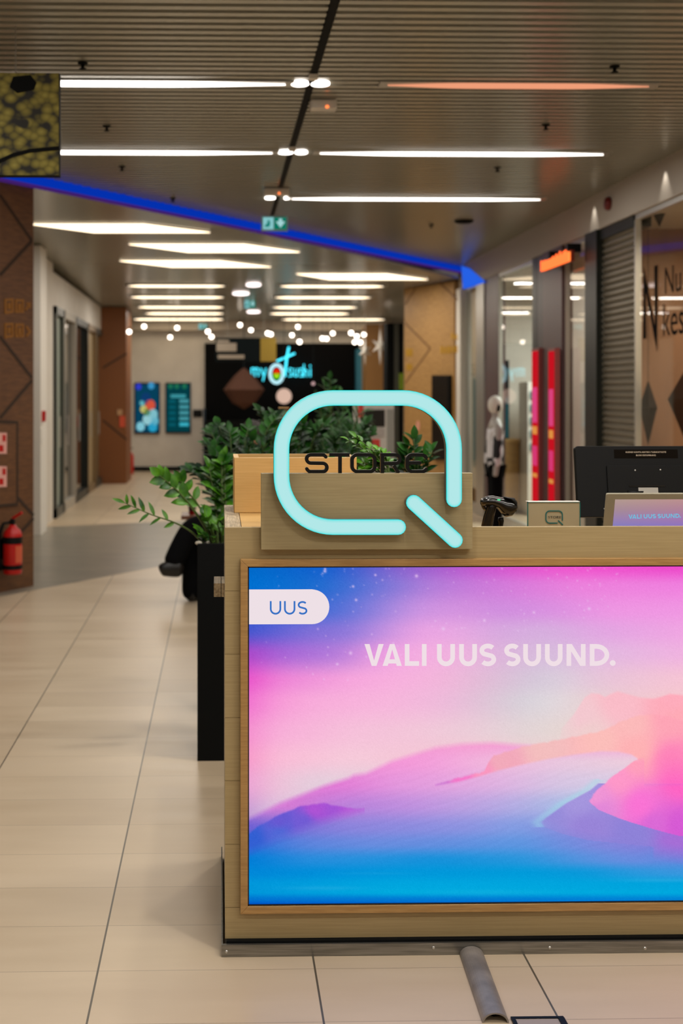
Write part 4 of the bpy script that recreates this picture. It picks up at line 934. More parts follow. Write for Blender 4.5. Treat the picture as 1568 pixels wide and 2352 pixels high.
    # wooded middle ridge
    rm_ = above([(1000, 1803), (1030, 1793), (1060, 1785), (1100, 1775), (1113, 1770), (1122, 1750), (1134, 1735), (1160, 1728), (1200, 1715), (1240, 1707), (1280, 1700), (1330, 1690), (1385, 1678), (1420, 1660), (1450, 1648), (1480, 1641), (1520, 1642), (1568, 1655), (1950, 1640)], 2.5, 4, .8, 6)
    rm_ *= 1 - above([(1000, 1804), (1050, 1796), (1100, 1783), (1150, 1768), (1200, 1756), (1260, 1743), (1320, 1733), (1380, 1725), (1420, 1726), (1450, 1733), (1464, 1742), (1480, 1800), (1950, 1800)], 3)
    img = mix(img, grad([(1010, 1800, (205, 120, 210)), (1060, 1788, (245, 120, 200)), (1110, 1778, (250, 150, 190)), (1150, 1750, (242, 170, 186)), (1250, 1720, (244, 190, 190)), (1380, 1700, (252, 190, 186)), (1450, 1665, (252, 186, 186)), (1540, 1650, (255, 165, 182)), (1540, 1750, (255, 130, 185)), (1460, 1720, (255, 178, 180)), (1800, 1700, (255, 120, 190))]), rm_ * (X > 998))
    # near headland with beach
    bx = np.interp(Y, [1740, 1760, 1790, 1815, 1845, 1880, 1888, 1900, 1915, 1930, 1945], [1450, 1425, 1385, 1355, 1300, 1252, 1243, 1250, 1290, 1350, 1500])
    bm_ = np.clip((X - bx) / 5 + .5, 0, 1) * (Y > 1800) * (1 - above([(1240, 1895), (1290, 1915), (1350, 1930), (1450, 1945), (1568, 1965), (1950, 1980)], 24))
    cy_ = np.exp(-((X - bx + 10) / 14) ** 2) * (Y > 1790) * (Y < 1900) * .4
    img = mix(img, np.array((160, 222, 232.)) + 0 * img, cy_)
    img = mix(img, grad([(1260, 1885, (150, 140, 218)), (1330, 1840, (165, 150, 222)), (1350, 1900, (152, 132, 216)), (1450, 1925, (142, 130, 216)), (1560, 1940, (165, 110, 214)), (1800, 1950, (170, 100, 214))]), bm_)
    hx = np.interp(Y, [1735, 1742, 1760, 1780, 1800, 1815, 1840, 1860, 1872, 1890, 1905, 1920, 1930], [1480, 1464, 1440, 1410, 1388, 1370, 1352, 1374, 1402, 1452, 1502, 1560, 1700]) + noise(Y, 8, .8, 5)
    hm2 = np.clip((X - hx) / 4 + .5, 0, 1) * np.clip((Y - 1738) / np.where(X > 1478, 70, 12), 0, 1) * (Y < 1932)
    img = mix(img, grad([(1460, 1750, (255, 160, 186)), (1420, 1790, (254, 152, 200)), (1370, 1830, (240, 150, 214)), (1380, 1858, (226, 135, 216)), (1470, 1850, (250, 115, 212)), (1560, 1790, (255, 100, 195)), (1560, 1900, (214, 90, 212)), (1500, 1895, (218, 105, 214)), (1800, 1850, (250, 90, 205))]), hm2)
    # glints and printed edge fall-off of the panel
    for (gx, gy, wx, wy, am) in ((740, 2040, 90, 5, .16), (860, 2006, 90, 3, .10), (1520, 2022, 90, 4, .16), (1120, 2050, 140, 7, .08)):
        img = mix(img, np.array((120, 200, 235.)) + 0 * img, am * np.exp(-((X - gx) / wx) ** 2 - ((Y - gy) / wy) ** 2))
    r = np.random.RandomState(2); img = img + r.normal(0, 1.6, X.shape)[..., None] * 1.0
    return np.clip(img, 0, 255)
NX, NY = 660, 372
ux = np.linspace(sx0 + .003, sx1 - .003, NX); uz = np.linspace(sz1 - .003, sz0 + .003, NY)
YD = 3.606
GX, GZ = np.meshgrid(ux, uz)
dep = GX * math.sin(YAW) + YD * math.cos(YAW)
PXg = CX + F * (GX * math.cos(YAW) - YD * math.sin(YAW)) / dep; PYg = CY - F * (GZ - H) / dep
rgb = paint(PXg, PYg) / 255.0
rgb = np.where(rgb <= .04045, rgb / 12.92, ((rgb + .055) / 1.055) ** 2.4)
o0 = ORG[screen_thing.name]
me = bpy.data.meshes.new('display_panel')
co_ = np.stack([GX - o0.x, np.full_like(GX, YD - o0.y), GZ - o0.z], -1).reshape(-1, 3).astype(np.float32)
ii = np.arange(NX * NY).reshape(NY, NX)
fq = np.stack([ii[:-1, :-1], ii[1:, :-1], ii[1:, 1:], ii[:-1, 1:]], -1).reshape(-1, 4).astype(np.int32)
me.vertices.add(NX * NY); me.vertices.foreach_set('co', co_.ravel())
me.loops.add(fq.size); me.loops.foreach_set('vertex_index', fq.ravel())
me.polygons.add(len(fq)); me.polygons.foreach_set('loop_start', np.arange(0, fq.size, 4, dtype=np.int32)); me.polygons.foreach_set('loop_total', np.full(len(fq), 4, np.int32))
me.update(calc_edges=True)
ca = me.color_attributes.new('picture', 'FLOAT_COLOR', 'POINT')
ca.data.foreach_set('color', np.concatenate([rgb.reshape(-1, 3), np.ones((NX * NY, 1))], 1).astype(np.float32).ravel())
M['picture_big'] = bpy.data.materials.new('screen_picture_large'); m_ = M['picture_big']; m_.use_nodes = True; tr_ = m_.node_tree; tr_.nodes.remove(tr_.nodes['Principled BSDF'])
at_ = tr_.nodes.new('ShaderNodeAttribute'); at_.attribute_name = 'picture'; em_ = tr_.nodes.new('ShaderNodeEmission'); tr_.links.new(at_.outputs['Color'], em_.inputs[0]); tr_.links.new(em_.outputs[0], tr_.nodes['Material Output'].inputs[0])
me.materials.append(m_)
dp = bpy.data.objects.new('display_panel', me); COL.objects.link(dp); dp.parent = screen_thing; ORG[dp.name] = o0
scm = lambda u, v, d: PY(u, v, 3.6055) + Vector((0, -d, 0))
hd_ = MB()
for ch, x0, x1 in HEAD: glyph(hd_, ch, 800 + x0 / 2.0417, 800 + x1 / 2.0417, 1479.3 - (1 if ch in 'S' else 0), 1529.3 + (.8 if ch in 'SU' else 0), 10.6, scm, 0, .0008)
hd_.build('headline_lettering', glow('headline_pale', c(240, 222, 230), 1.0), dp)
bd = MB(); yt, yb = 1354, 1433.5; r_ = (yb - yt) / 2; xe = 756
bd.prism([(570.5, yt), (xe - r_, yt - .5)] + [(xe - r_ + r_ * math.sin(a), (yt + yb) / 2 - r_ * math.cos(a)) for a in [math.pi * k / 20 for k in range(1, 20)]] + [(xe - r_, yb), (570.5, yb + .5)], scm, 0, .0006)
bdg = bd.build('badge', glow('badge_pale', c(238, 224, 230), 1.0), dp)
ub = MB()
for ch, x0, x1 in (('U', 619.5, 645.5), ('U', 652, 678), ('S', 683.5, 705.5)): glyph(ub, ch, x0, x1, 1380.5, 1411.5, 4.0, scm, .0008, .0014)
ub.build('badge_lettering', glow('badge_blue', c(52, 112, 196), 1.0), dp)


# ------------------------------------------------------------------ glowing Q sign with STORE lettering
YQ = 3.555
t = thing('store_sign', 'glowing cyan ring sign with black STORE letters on a wooden board', 'sign', (.42, 3.6, cz_(1262, 800, 3.59)))
sign = t
MB().box(cx_(599.5, 3.59), cx_(1085, 3.59), 3.59, 3.6195, cz_(1262, 840, 3.59), cz_(1087, 840, 3.59)).build('backing_board', M['panel'], t, bevel=.001)
qm = lambda u, v, d: PY(u, v, YQ) + Vector((0, -d, 0))
def ringpts(l, r, tp, bt, rad, x_end, y_end):
    P = [(x_end, bt), (l + rad, bt)]
    N = 14
    P += [(l + rad - rad * math.sin(a), bt - rad + rad * math.cos(a)) for a in [math.pi / 2 * k / N for k in range(1, N + 1)]]
    P += [(l + rad - rad * math.cos(a), tp + rad - rad * math.sin(a)) for a in [math.pi / 2 * k / N for k in range(0, N + 1)]]
    P += [(r - rad + rad * math.sin(a), tp + rad - rad * math.cos(a)) for a in [math.pi / 2 * k / N for k in range(0, N + 1)]]
    P += [(r, y_end)]
    return P
RP = ringpts(646.2, 1042.2, 914, 1210.6, 118, 929 - 15, 1162 - 15)
TP = [(950, 1154.5), (1044.3, 1240.5)]
gr = mat('sign_return', c(96, 104, 100), .45)
for P, nm in ((RP, 'glowing_ring'), (TP, 'glowing_tail')):
    o = MB().stroke(P, 35.5, qm, -.030, .0, cap='round').build(nm, gr, t, label='grey metal sides' if nm == 'glowing_ring' else None)
    MB().stroke(P, 35.5, qm, .0002, .0022, cap='round').build('rim', M['cyan_rim'], o)
    for k, (wd, m_) in enumerate(((33.4, glow('sign_light_edge', c(120, 230, 228), 1)), (29, glow('sign_light_mid', c(160, 231, 230), 1)), (22, M['cyan_face']))):
        MB().stroke(P, wd, qm, .0024 + .0012 * k, .0034 + .0012 * k, cap='round').build('lit_face', m_, o)
# STORE: heavy square lettering standing on the board
Zs = 2.613
def sp_(x, y): return (550 + x / Zs, 850 + y / Zs)
def arc(cx, cy, rx, ry, a0, a1, n=8): return [(cx + rx * math.cos(math.radians(a0 + (a1 - a0) * k / n)), cy + ry * math.sin(math.radians(a0 + (a1 - a0) * k / n))) for k in range(n + 1)]
lm = lambda u, v, d: PY(u, v, 3.594) + Vector((0, d, 0))
ST = 20 / Zs
L_ = {
 'letter_s': [arc(496, 534, 25, 25, -30, -90, 4) + arc(428, 534, 25, 25, -90, -270, 10) + arc(500, 585, 25, 25, -90, 90, 10) + arc(428, 585, 25, 25, 90, 160, 5)],
 'letter_t': [[(540, 509), (660, 509)], [(604, 512), (604, 619)]],
 'letter_o': [arc(708, 541, 32, 32, 180, 270) + arc(780, 541, 32, 32, 270, 360) + arc(780, 578, 32, 32, 0, 90) + arc(708, 578, 32, 32, 90, 180)],
 'letter_r': [[(857, 619), (857, 509), (938, 509)] + arc(938, 535, 25, 25.5, -80, 90, 8) + [(860, 561)], [(926, 574), (955, 619)]],
 'letter_e': [arc(1094, 540, 30, 30, -30, -90, 4) + arc(1040, 544, 34, 35, -90, -180, 7) + arc(1040, 576, 34, 34, 180, 90, 7) + arc(1094, 580, 30, 30, 90, 30, 4), [(1008, 557), (1082, 557)]],
}
for nm, strokes in L_.items():
    mb = MB()
    for k, s_ in enumerate(strokes):
        mb.stroke([sp_(*p) for p in s_], ST, lm, .0 + .0004 * k, .018 + .0003 * k, closed=(nm == 'letter_o'), cap='round' if nm in ('letter_s', 'letter_e') else 'flat')
    mb.build(nm, M['letter'], t)

# ------------------------------------------------------------------ wooden planter box on the worktop
bx0, bx1 = PY(537, CY, 4.07).x, PY(820, CY, 4.07).x
bz0, bz1 = ZT + .0006, PY(700, 1051, 4.07).z
t = thing('planter_box', 'open maple planter box standing on the left end of the counter', 'planter', ((bx0 + bx1) / 2, 4.2, bz0))
w = .016
MB().box(bx0 + .0017, bx1 - .0017, 4.07, 4.07 + w, bz0, bz1).build('front_board', M['maple'], t, bevel=.001)
MB().box(bx0 + w, bx1 - w, 4.33 - w, 4.33, bz0, bz1).build('back_board', M['maple'], t)
for (a, bb) in ((bx0, bx0 + w), (bx1 - w, bx1)): MB().box(a, bb, 4.07 + w + .001, 4.33, bz0, bz1).build('side_board', M['maple'], t)
MB().box(bx0 + w, bx1 - w, 4.07 + w, 4.33 - w, bz0, bz1 - .06).build('soil', M['soil'], t)

# ------------------------------------------------------------------ things on the desk
# acrylic sign plaque
YP = 4.02
pz0, pz1 = 1.0006, PY(1270, 1152, YP).z; px0, px1 = PY(1211, CY, YP).x, PY(1332, CY, YP).x
t = thing('plaque', 'beige acrylic plaque with small teal ring logo between scanner and monitor', 'plaque', ((px0 + px1) / 2, YP, pz0))
MB().box(px0 + .002, px1 - .002, YP, YP + .004, pz0, pz1 - .002).build('sheet', mat('plaque_beige', c(158, 146, 116), .5), t)
eb = MB(); eb.box(px0, px0 + .002, YP - .002, YP + .006, pz0, pz1); eb.box(px1 - .002, px1, YP - .002, YP + .006, pz0, pz1); eb.box(px0, px1, YP - .002, YP + .001, pz1 - .003, pz1 - .0015)
eb.build('acrylic_edge', M['acryl'], t)
MB().box(px0, px1, YP - .002, YP + .03, pz1 - .0014, pz1).build('top_edge', M['white'], t)
pm = lambda u, v, d: PY(u, v, YP - .0015) + Vector((0, -d, 0))
TEAL = mat('teal_print', c(16, 92, 88), .5)
MB().stroke(ringpts(1253.2, 1291, 1173.5, 1201.5, 9, 1279, 1195), 2.6, pm, 0, .0008, cap='round').stroke([(1282, 1196), (1291.5, 1205)], 2.6, pm, 0, .0008, cap='round').build('ring_logo', TEAL, t)
q = pm(1258, 1190.5, .0004); text('STORE', .0105, q, Vector((1.35, 0, 0)), UP, Vector((0, -1, 0)), 0, M['letter'], 'store_lettering', t)
MB().box(px0, px1, YP - .03, YP + .04, 1.0004, 1.006).build('foot', M['acryl'], t)
# point-of-sale monitor seen from behind
YM = 4.18
mo = PY(1328, 1188, YM - .02); mt = PY(1338.5, 1024.5, YM + .022); mu = Vector((1, .012, 0)).normalized(); mv = (mt - mo); mv.x = 0; mh = mv.length; mv.normalize(); mn = mu.cross(mv); mn = -mn if mn.y > 0 else mn
MWD = .385
t = thing('monitor', 'black point of sale monitor seen from behind on the counter desk', 'monitor', (mo.x + MWD / 2, YM + .03, 1.0004))
def rr(x0, x1, y0, y1, r, n=5):
    P = []
    for (cx, cy, a) in ((x1 - r, y0 + r, -90), (x1 - r, y1 - r, 0), (x0 + r, y1 - r, 90), (x0 + r, y0 + r, 180)):
        P += [(cx + r * math.cos(math.radians(a + 90 * k / n)), cy + r * math.sin(math.radians(a + 90 * k / n))) for k in range(n + 1)]
    return P
mmap = lambda u, v, d: mo + mu * u + mv * v + mn * d
MB().prism(rr(0, MWD, 0, mh, .010), mmap, -.022, 0).build('rear_shell', M['black'], t, bevel=.002)
MB().prism(rr(.01, MWD - .01, .01, mh - .01, .004), mmap, -.0235, -.022).build('display_face', M['gloss_black'], t)
mpx = .225 / 160.0 * 1.02
def mp(px, py): q = PP(px, py, mo, mn) - mo; return (q.dot(mu), q.dot(mv))
u0, v0 = mp(1398, 1186); u1, v1 = mp(1620, 1070)
MB().prism(rr(u0, u1 if u1 < MWD - .03 else MWD - .03, .004, v1, .004), mmap, 0, .006).build('rear_cover', M['black'], t, bevel=.001)
def mbox(p0, p1, d0, d1, nm, m, par=None):
    a = mp(*p0); bq = mp(*p1); return MB().prism([a, (bq[0], a[1]), bq, (a[0], bq[1])], mmap, d0, d1).build(nm, m, par or t)
stk = mbox((1410, 1053), (1555, 1033), 0, .0006, 'warning_sticker', mat('sticker_brown', c(20, 16, 12), .9, 0, .05))
for s, px, py in (('KLIENDI KOHTA KEHTIB 5 TUBAKATOOTE', 1482.5, 1040.5), ('BLOKI OSTUPIIRANG', 1482.5, 1047.8)):
    u, v = mp(px, py); text(s, .0071, mmap(u, v, .0008), mu, mv, mn, 0, mat('sticker_text', c(226, 205, 180), .6), 'sticker_text', stk, 'CENTER')
for px, py in ((1456.5, 1081), (1514.5, 1080)):
    u, v = mp(px, py); MB().lathe([(.0022, 0), (.0025, .001), (0, .0014)], mmap(u, v, .006), mn, 10).build('screw', M['alu'], t)
mbox((1464, 1134), (1508, 1121), .006, .010, 'silver_clip', M['alu'])
mbox((1443, 1119), (1525, 1115), .006, .008, 'rear_groove', M['gloss_black'])
u, v = mp(1386, 1171); text('POS', .006, mmap(u, v, .0004), mu, mv, mn, 0, M['grey'], 'small_mark', t) if False else mbox((1386, 1170), (1394, 1167), 0, .0006, 'small_mark', M['grey'])
MB().tube([Vector((mo.x + MWD * .5, YM + .0, mo.z + .09)), Vector((mo.x + MWD * .5, YM + .03, mo.z + .01)), Vector((mo.x + MWD * .5, YM + .05, 1.02))], [.03, .028, .03], 12).build('stand_neck', M['black'], t, smooth=True)
MB().lathe([(.10, 0), (.10, .012), (.03, .022)], (mo.x + MWD * .5, YM + .04, 1.0006), n=28).build('stand_foot', M['black'], t)
# customer display tablet
YT = 3.86
t0 = PY(1393, 1134.5, YT - .012); t1 = PY(1403.5, 1211, YT + .018); tv = (t0 - t1); tv.x = 0; thh = tv.length; tv.normalize(); tu = Vector((1, 0.0, 0)); tn = tu.cross(tv); tn = -tn if tn.y > 0 else tn
t = thing('customer_display', 'silver framed customer display showing VALI UUS SUUND on the desk', 'display', (t0.x + .13, YT, 1.0004))
TW, TH = .285, .205
tm = lambda u, v, d: t0 + tu * u - tv * v + tn * d + Vector((0, 0, 0))
MB().prism(rr(0, TW, 0, TH, .005), tm, -.010, 0).build('silver_frame', mat('champagne_frame', c(150, 144, 124), .45, .2), t, bevel=.001)
def tp_(px, py): q = PP(px, py, t0, tn) - t0; return (q.dot(tu), -q.dot(tv))
a = tp_(1412, 1147)
nb = 24; cols = [(178, 152, 142), (165, 138, 150), (150, 128, 176), (120, 122, 196), (110, 120, 200), (150, 110, 190)]
fc = MB()
scr = MB()
me = bpy.data.meshes.new('display_face'); vs = []; vc = []
for k in range(nb + 1):
    s = k / nb; x = s * (len(cols) - 1); i = min(int(x), len(cols) - 2); f_ = x - i
    cc = [cols[i][j] * (1 - f_) + cols[i + 1][j] * f_ for j in range(3)]
    for u in (a[0], TW - .016):
        vs.append(tm(u, a[1] + (TH - .02 - a[1]) * s, .0006) - ORG[t.name]); g_ = 1.0 if u == a[0] else 0
        vc.append([lin(cc[0] + (0 if g_ else 10)), lin(cc[1] - (0 if g_ else 10)), lin(cc[2]), 1])
me.from_pydata([tuple(v) for v in vs], [], [(2 * k, 2 * k + 1, 2 * k + 3, 2 * k + 2) for k in range(nb)])
ca = me.color_attributes.new('picture', 'FLOAT_COLOR', 'POINT'); ca.data.foreach_set('color', [x for v in vc for x in v])
def picture_mat(name, s=1.0):
    m = bpy.data.materials.new(name); m.use_nodes = True; tr = m.node_tree; N = tr.nodes; N.remove(N['Principled BSDF'])
    at = N.new('ShaderNodeAttribute'); at.attribute_name = 'picture'; e = N.new('ShaderNodeEmission'); e.inputs[1].default_value = s
    tr.links.new(at.outputs['Color'], e.inputs[0]); tr.links.new(e.outputs[0], N['Material Output'].inputs[0]); return m
M['picture'] = picture_mat('screen_picture')
me.materials.append(M['picture']); o = bpy.data.objects.new('display_face', me); COL.objects.link(o); o.parent = t; ORG[o.name] = ORG[t.name]; face_o = o
a = tp_(1443, 1191.5); bq = tp_(1563, 1180.5)
stx = MB()
for ch, x0, x1 in HEAD:
    k = 120.0 / (1252 - 75); sm2 = lambda u, v, d: (lambda q: q + tn * d)(PP(u, v, t0 + tn * .0008, tn))
    yt_ = 1182.0 - 2.2 * (x0 - 75) / 1177; glyph(stx, ch, 1443 + (x0 - 75) * k, 1443 + (x1 - 75) * k, yt_ - .2, yt_ + 9.3, 1.9, sm2, 0, .0005)
stx.build('display_lettering', glow('cyan_text', c(110, 190, 222), 1.0), face_o)

MB().tube([Vector((t0.x + .14, YT + .03, 1.13)), Vector((t0.x + .14, YT + .05, 1.07)), Vector((t0.x + .14, YT + .04, 1.012))], .02, 12).build('stand', M['black'], t, smooth=True)
MB().lathe([(.06, 0), (.06, .01), (.02, .016)], (t0.x + .14, YT + .04, 1.0006), n=24).build('stand_foot', M['black'], t)
# barcode scanner in its stand
YB = 3.95
t = thing('barcode_scanner', 'glossy black handheld barcode scanner resting in its stand on the desk', 'scanner', (PY(1145, CY, YB).x, YB, 1.0004))
P = lambda x, y, dy=0.0: PY(1090 + x / 6.272, 1120 + y / 6.272, YB + dy)
S_ = YB / F / 6.272
def loft(secs, nm, m, n=20):
    vs = []; 
    for (x, y, rx, ry, tilt, dy) in secs:      # section in the plane across the view: centre, half sizes along (axis-normal, depth)
        cpt = P(x, y, dy); ca_, sa_ = math.cos(math.radians(tilt)), math.sin(math.radians(tilt))
        for k in range(n):
            q = 2 * math.pi * k / n
            vs.append(cpt + Vector((ca_, 0, sa_)) * (rx * S_ * math.cos(q)) + Vector((0, 1, 0)) * (ry * S_ * math.sin(q)))
    K = len(secs); fs = [(i * n + j, i * n + (j + 1) % n, (i + 1) * n + (j + 1) % n, (i + 1) * n + j) for i in range(K - 1) for j in range(n)]
    fs += [tuple(range(n)), tuple((K - 1) * n + j for j in range(n))]
    return MB().add(vs, fs).build(nm, m, t, smooth=True)
loft(((250, 190, 70, 90, 0, 0), (235, 290, 72, 90, 5, 0), (205, 400, 82, 85, 10, 0), (180, 520, 86, 85, 10, 0), (165, 600, 88, 85, 10, 0), (150, 760, 90, 90, 8, 0), (140, 830, 80, 90, 8, 0)), 'grip', M['gloss_black'])
loft(((88, 195, 8, 60, 78, 0), (100, 200, 50, 105, 78, 0), (150, 195, 72, 125, 80, 0), (240, 190, 78, 135, 82, 0), (340, 215, 84, 140, 76, 0), (420, 260, 120, 150, 68, 0), (500, 290, 150, 160, 66, 0), (560, 300, 120, 150, 70, 0), (590, 280, 40, 120, 76, 0)), 'scan_head', M['gloss_black'])
loft(((430, 135, 20, 120, 0, 0), (500, 150, 70, 150, 0, 0), (545, 200, 48, 150, 0, 0), (570, 260, 28, 140, 0, 0), (560, 330, 30, 130, 0, 0)), 'front_hood', M['black'])
loft(((170, 330, 28, 60, 30, .01), (130, 290, 24, 60, 30, .01), (112, 250, 22, 55, 20, .01), (100, 190, 20, 50, 0, .01)), 'trigger_guard', M['gloss_black'])
loft(((375, 430, 36, 50, 0, .01), (375, 480, 44, 50, 0, .01), (380, 500, 34, 45, 0, .01), (375, 560, 30, 40, 0, .01), (372, 1500, 30, 40, 0, .01)), 'stand_post', M['black'])
q = P(345, 178, -.026); b = MB(); b.ball(q, .0042, 10, (1.4, .4, .7)); b.build('status_light', M['led_green'], t)
bb = P(372, 560); MB().lathe([(.055, 0), (.055, .008), (.02, .016)], (bb.x, YB + .01, 1.0006), n=24).build('stand_foot', M['black'], t)

# ------------------------------------------------------------------ cable cover and floor box before the counter
q0 = PZ(1083, 2195, 0); q1 = PZ(1138, 2350, 0); rad = .034
t = thing('cable_cover', 'grey half-round cable cover on the floor before the counter', 'cable cover', (q1.x, 3.4, 0))
dv = Vector((q1.x - q0.x, q1.y - 3.588, 0)); st = Vector((q0.x, 3.588, 0)); sd = Vector((dv.y, -dv.x, 0)).normalized()
ho = [(rad * math.cos(a), rad * .75 * math.sin(a)) for a in [math.pi * k / 16 for k in range(17)]]; hi = [(x * .86, z * .86) for x, z in ho[::-1]]
pr = ho + hi
MB().prism([(x, z) for x, z in pr], lambda u, v, d: st + dv * d + sd * u + UP * (v + .0005), 0, 1).build('cover', noisy('scuffed_grey', c(150, 142, 134), c(118, 112, 106), (1, 1, 1), rough=.38, nscale=14, metal=.2), t, smooth=False)
MB().tube([st + dv * .05 + UP * .012, st + dv * .93 + UP * .012], .009, 8).build('cable', M['matte_black'], t)
A = PZ(1172, 2340, 0); B_ = PZ(1292, 2337, 0)
t = thing('floor_box', 'dark metal floor socket box at the bottom edge beside the cable cover', 'floor socket', ((A.x + B_.x) / 2, A.y - .08, 0))
fb = MB(); w = .01
fb.box(A.x, B_.x, A.y - w, A.y, 0.0005, .006).box(A.x, B_.x, A.y - .16, A.y - .16 + w, 0.0005, .006).box(A.x, A.x + w, A.y - .15, A.y - w, 0.0005, .006).box(B_.x - w * 1.6, B_.x, A.y - .15, A.y - w, 0.0005, .008)
fb.build('rim', M['black'], t); MB().box(A.x + w, B_.x - w * 1.6, A.y - .15, A.y - w, .0005, .004).build('lid', mat('lid_grey', c(150, 140, 132), .5), t)

# ------------------------------------------------------------------ plants
def leaf(mb, o, d, n, L, Wd, droop=.15):
    d = d.normalized(); s = d.cross(n)
    if s.length < 1e-4: s = Vector((1, 0, 0))
    s.normalize(); n = s.cross(d).normalized(); vs = []; K = 5
    for k in range(K + 1):
        u = k / K; w = Wd * .5 * (math.sin(math.pi * min(1, u * .96 + .04)) ** .8) * (1 - .25 * u)
        cpt = o + d * (L * u) - n * (droop * L * u * u)
        vs += [cpt + s * w + n * (w * .35), cpt, cpt - s * w + n * (w * .35)]
    mb.add(vs, [f for k in range(K) for f in ((3 * k, 3 * k + 1, 3 * k + 4, 3 * k + 3), (3 * k + 1, 3 * k + 2, 3 * k + 5, 3 * k + 4))])
def frond(st, lf, pts, r, n, L, Wd, rnd, start=.25, up=Vector((0, -.4, 1))):
    P = [Vector(p) for p in pts]
    # smooth the polyline
    Q = []
    for i in range(len(P) - 1):
        p0 = P[max(i - 1, 0)]; p1 = P[i]; p2 = P[i + 1]; p3 = P[min(i + 2, len(P) - 1)]
        for k in range(5):
            u = k / 5; Q.append(.5 * ((2 * p1) + (p2 - p0) * u + (2 * p0 - 5 * p1 + 4 * p2 - p3) * u * u + (3 * p1 - p0 - 3 * p2 + p3) * u ** 3))
    Q.append(P[-1]); K = len(Q)
    st.tube(Q, [r * (1 - .7 * i / K) for i in range(K)], 6)
    for k in range(n):
        u = start + (1 - start) * k / max(1, n - 1); i = min(int(u * (K - 1)), K - 2); cpt = Q[i].lerp(Q[i + 1], u * (K - 1) - i); tg = (Q[i + 1] - Q[i]).normalized()
        side = tg.cross(up); side = side.normalized() if side.length > 1e-3 else Vector((1, 0, 0))
        sg = 1 if k % 2 else -1
        d = tg * (.75 if k < n - 1 else 2) + side * sg * (.8 if k < n - 1 else 0) + Vector((rnd.uniform(-.2, .2), rnd.uniform(-.25, .25), rnd.uniform(-.1, .25)))
        nn = up + Vector((rnd.uniform(-.4, .4), rnd.uniform(-.4, .4), rnd.uniform(-.2, .2)))
        leaf(lf, cpt, d, nn, L * rnd.uniform(.8, 1.15) * (1 - .3 * u), Wd * rnd.uniform(.85, 1.15), rnd.uniform(.05, .3))
def pot(t, x0, x1, y0, y1, z1, m, z0=0.0):
    w = .018; b = MB()
    b.box(x0, x1, y0, y0 + w, z0, z1).box(x0, x1, y1 - w, y1, z0, z1).box(x0, x0 + w, y0 + w, y1 - w, z0, z1).box(x1 - w, x1, y0 + w, y1 - w, z0, z1).box(x0 + w, x1 - w, y0 + w, y1 - w, z0, z0 + .03)
    b.build('planter', m, t, bevel=.002)
    MB().box(x0 + w, x1 - w, y0 + w, y1 - w, z1 - .08, z1 - .025).build('soil', M['soil'], t)
def bush(t, base, n, hmin, hmax, spread, L, Wd, seed, mleaf, nl=16, r=.006, bias=(0, 0)):
    rnd = random.Random(seed); st = MB(); lf = MB()
    for k in range(n):
        a = 2 * math.pi * (k + rnd.random() * .6) / n; e = rnd.uniform(.25, 1.0); h = rnd.uniform(hmin, hmax)
        dx = math.cos(a) * spread * e + bias[0]; dy = math.sin(a) * spread * e * .8 + bias[1]
        o = base + Vector((math.cos(a) * .05, math.sin(a) * .05, 0))
        frond(st, lf, [o, o + Vector((dx * .2, dy * .2, h * .45)), o + Vector((dx * .6, dy * .6, h * .85)), o + Vector((dx, dy, h))], r, nl, L, Wd, rnd, .22)
    st.build('stems', M['stem'], t, smooth=True); lf.build('foliage', mleaf, t, smooth=True)

# plant in the tall black planter left of the counter
PX0 = PY(453, CY, 5.51).x; pz = PY(480, 1249, 5.51).z
t = thing('potted_plant', 'green plant with long arching fronds in the tall black planter left of the counter', 'plant', (.08, 5.67, 0), 'plants in black planters')
pot(t, PX0, PX0 + .36, 5.51, 5.83, pz, M['matte_black'])
rnd = random.Random(3); st = MB(); lf = MB()
V = lambda px, py, Y: PY(px, py, Y)
frond(st, lf, [V(470, 1252, 5.6), V(440, 1222, 5.56), V(400, 1200, 5.5), V(350, 1183, 5.45), V(315, 1168, 5.42), V(286, 1155, 5.40)], .005, 11, .075, .020, rnd, .40, Vector((0, -1, .25)))
frond(st, lf, [V(490, 1255, 5.7), V(470, 1210, 5.66), V(440, 1165, 5.62), V(410, 1130, 5.6), V(385, 1108, 5.58), V(366, 1092, 5.56)], .007, 9, .092, .048, rnd, .45, Vector((.1, -1, .5)))
frond(st, lf, [V(495, 1255, 5.72), V(480, 1205, 5.7), V(455, 1160, 5.7), V(430, 1128, 5.68), V(415, 1105, 5.66)], .007, 7, .085, .042, rnd, .5, Vector((.1, -1, .4)))
frond(st, lf, [V(500, 1255, 5.66), V(492, 1230, 5.63), V(480, 1205, 5.6), V(474, 1185, 5.58)], .006, 7, .10, .055, rnd, .3)
frond(st, lf, [V(506, 1255, 5.7), V(508, 1230, 5.66), V(500, 1205, 5.62), V(505, 1190, 5.6)], .006, 7, .10, .055, rnd, .3)
frond(st, lf, [V(485, 1253, 5.6), V(478, 1245, 5.58), V(468, 1232, 5.57), V(462, 1226, 5.56)], .006, 6, .09, .05, rnd, .2)
for k in range(5):
    a = rnd.uniform(-1, 1)
    frond(st, lf, [V(500 + 8 * k, 1255, 5.72), V(500 + 7 * k + 10 * a, 1180, 5.74), V(495 + 9 * k + 20 * a, 1120, 5.76), V(490 + 12 * k + 30 * a, 1075 - 5 * k, 5.78)], .007, 15, .09, .042, rnd, .2)
st.build('stems', M['stem'], t, smooth=True); lf.build('foliage', M['leaf'], t, smooth=True)
b = MB(); b.ball(V(456, 1247, 5.53), .016, 10, (1, .8, .6)); b.build('pebble', M['pebble'], t, smooth=True)
b = MB(); b.ball(V(478, 1246, 5.55), .010, 10, (1, .8, .7)); b.build('pebble', M['pebble'], t, smooth=True)

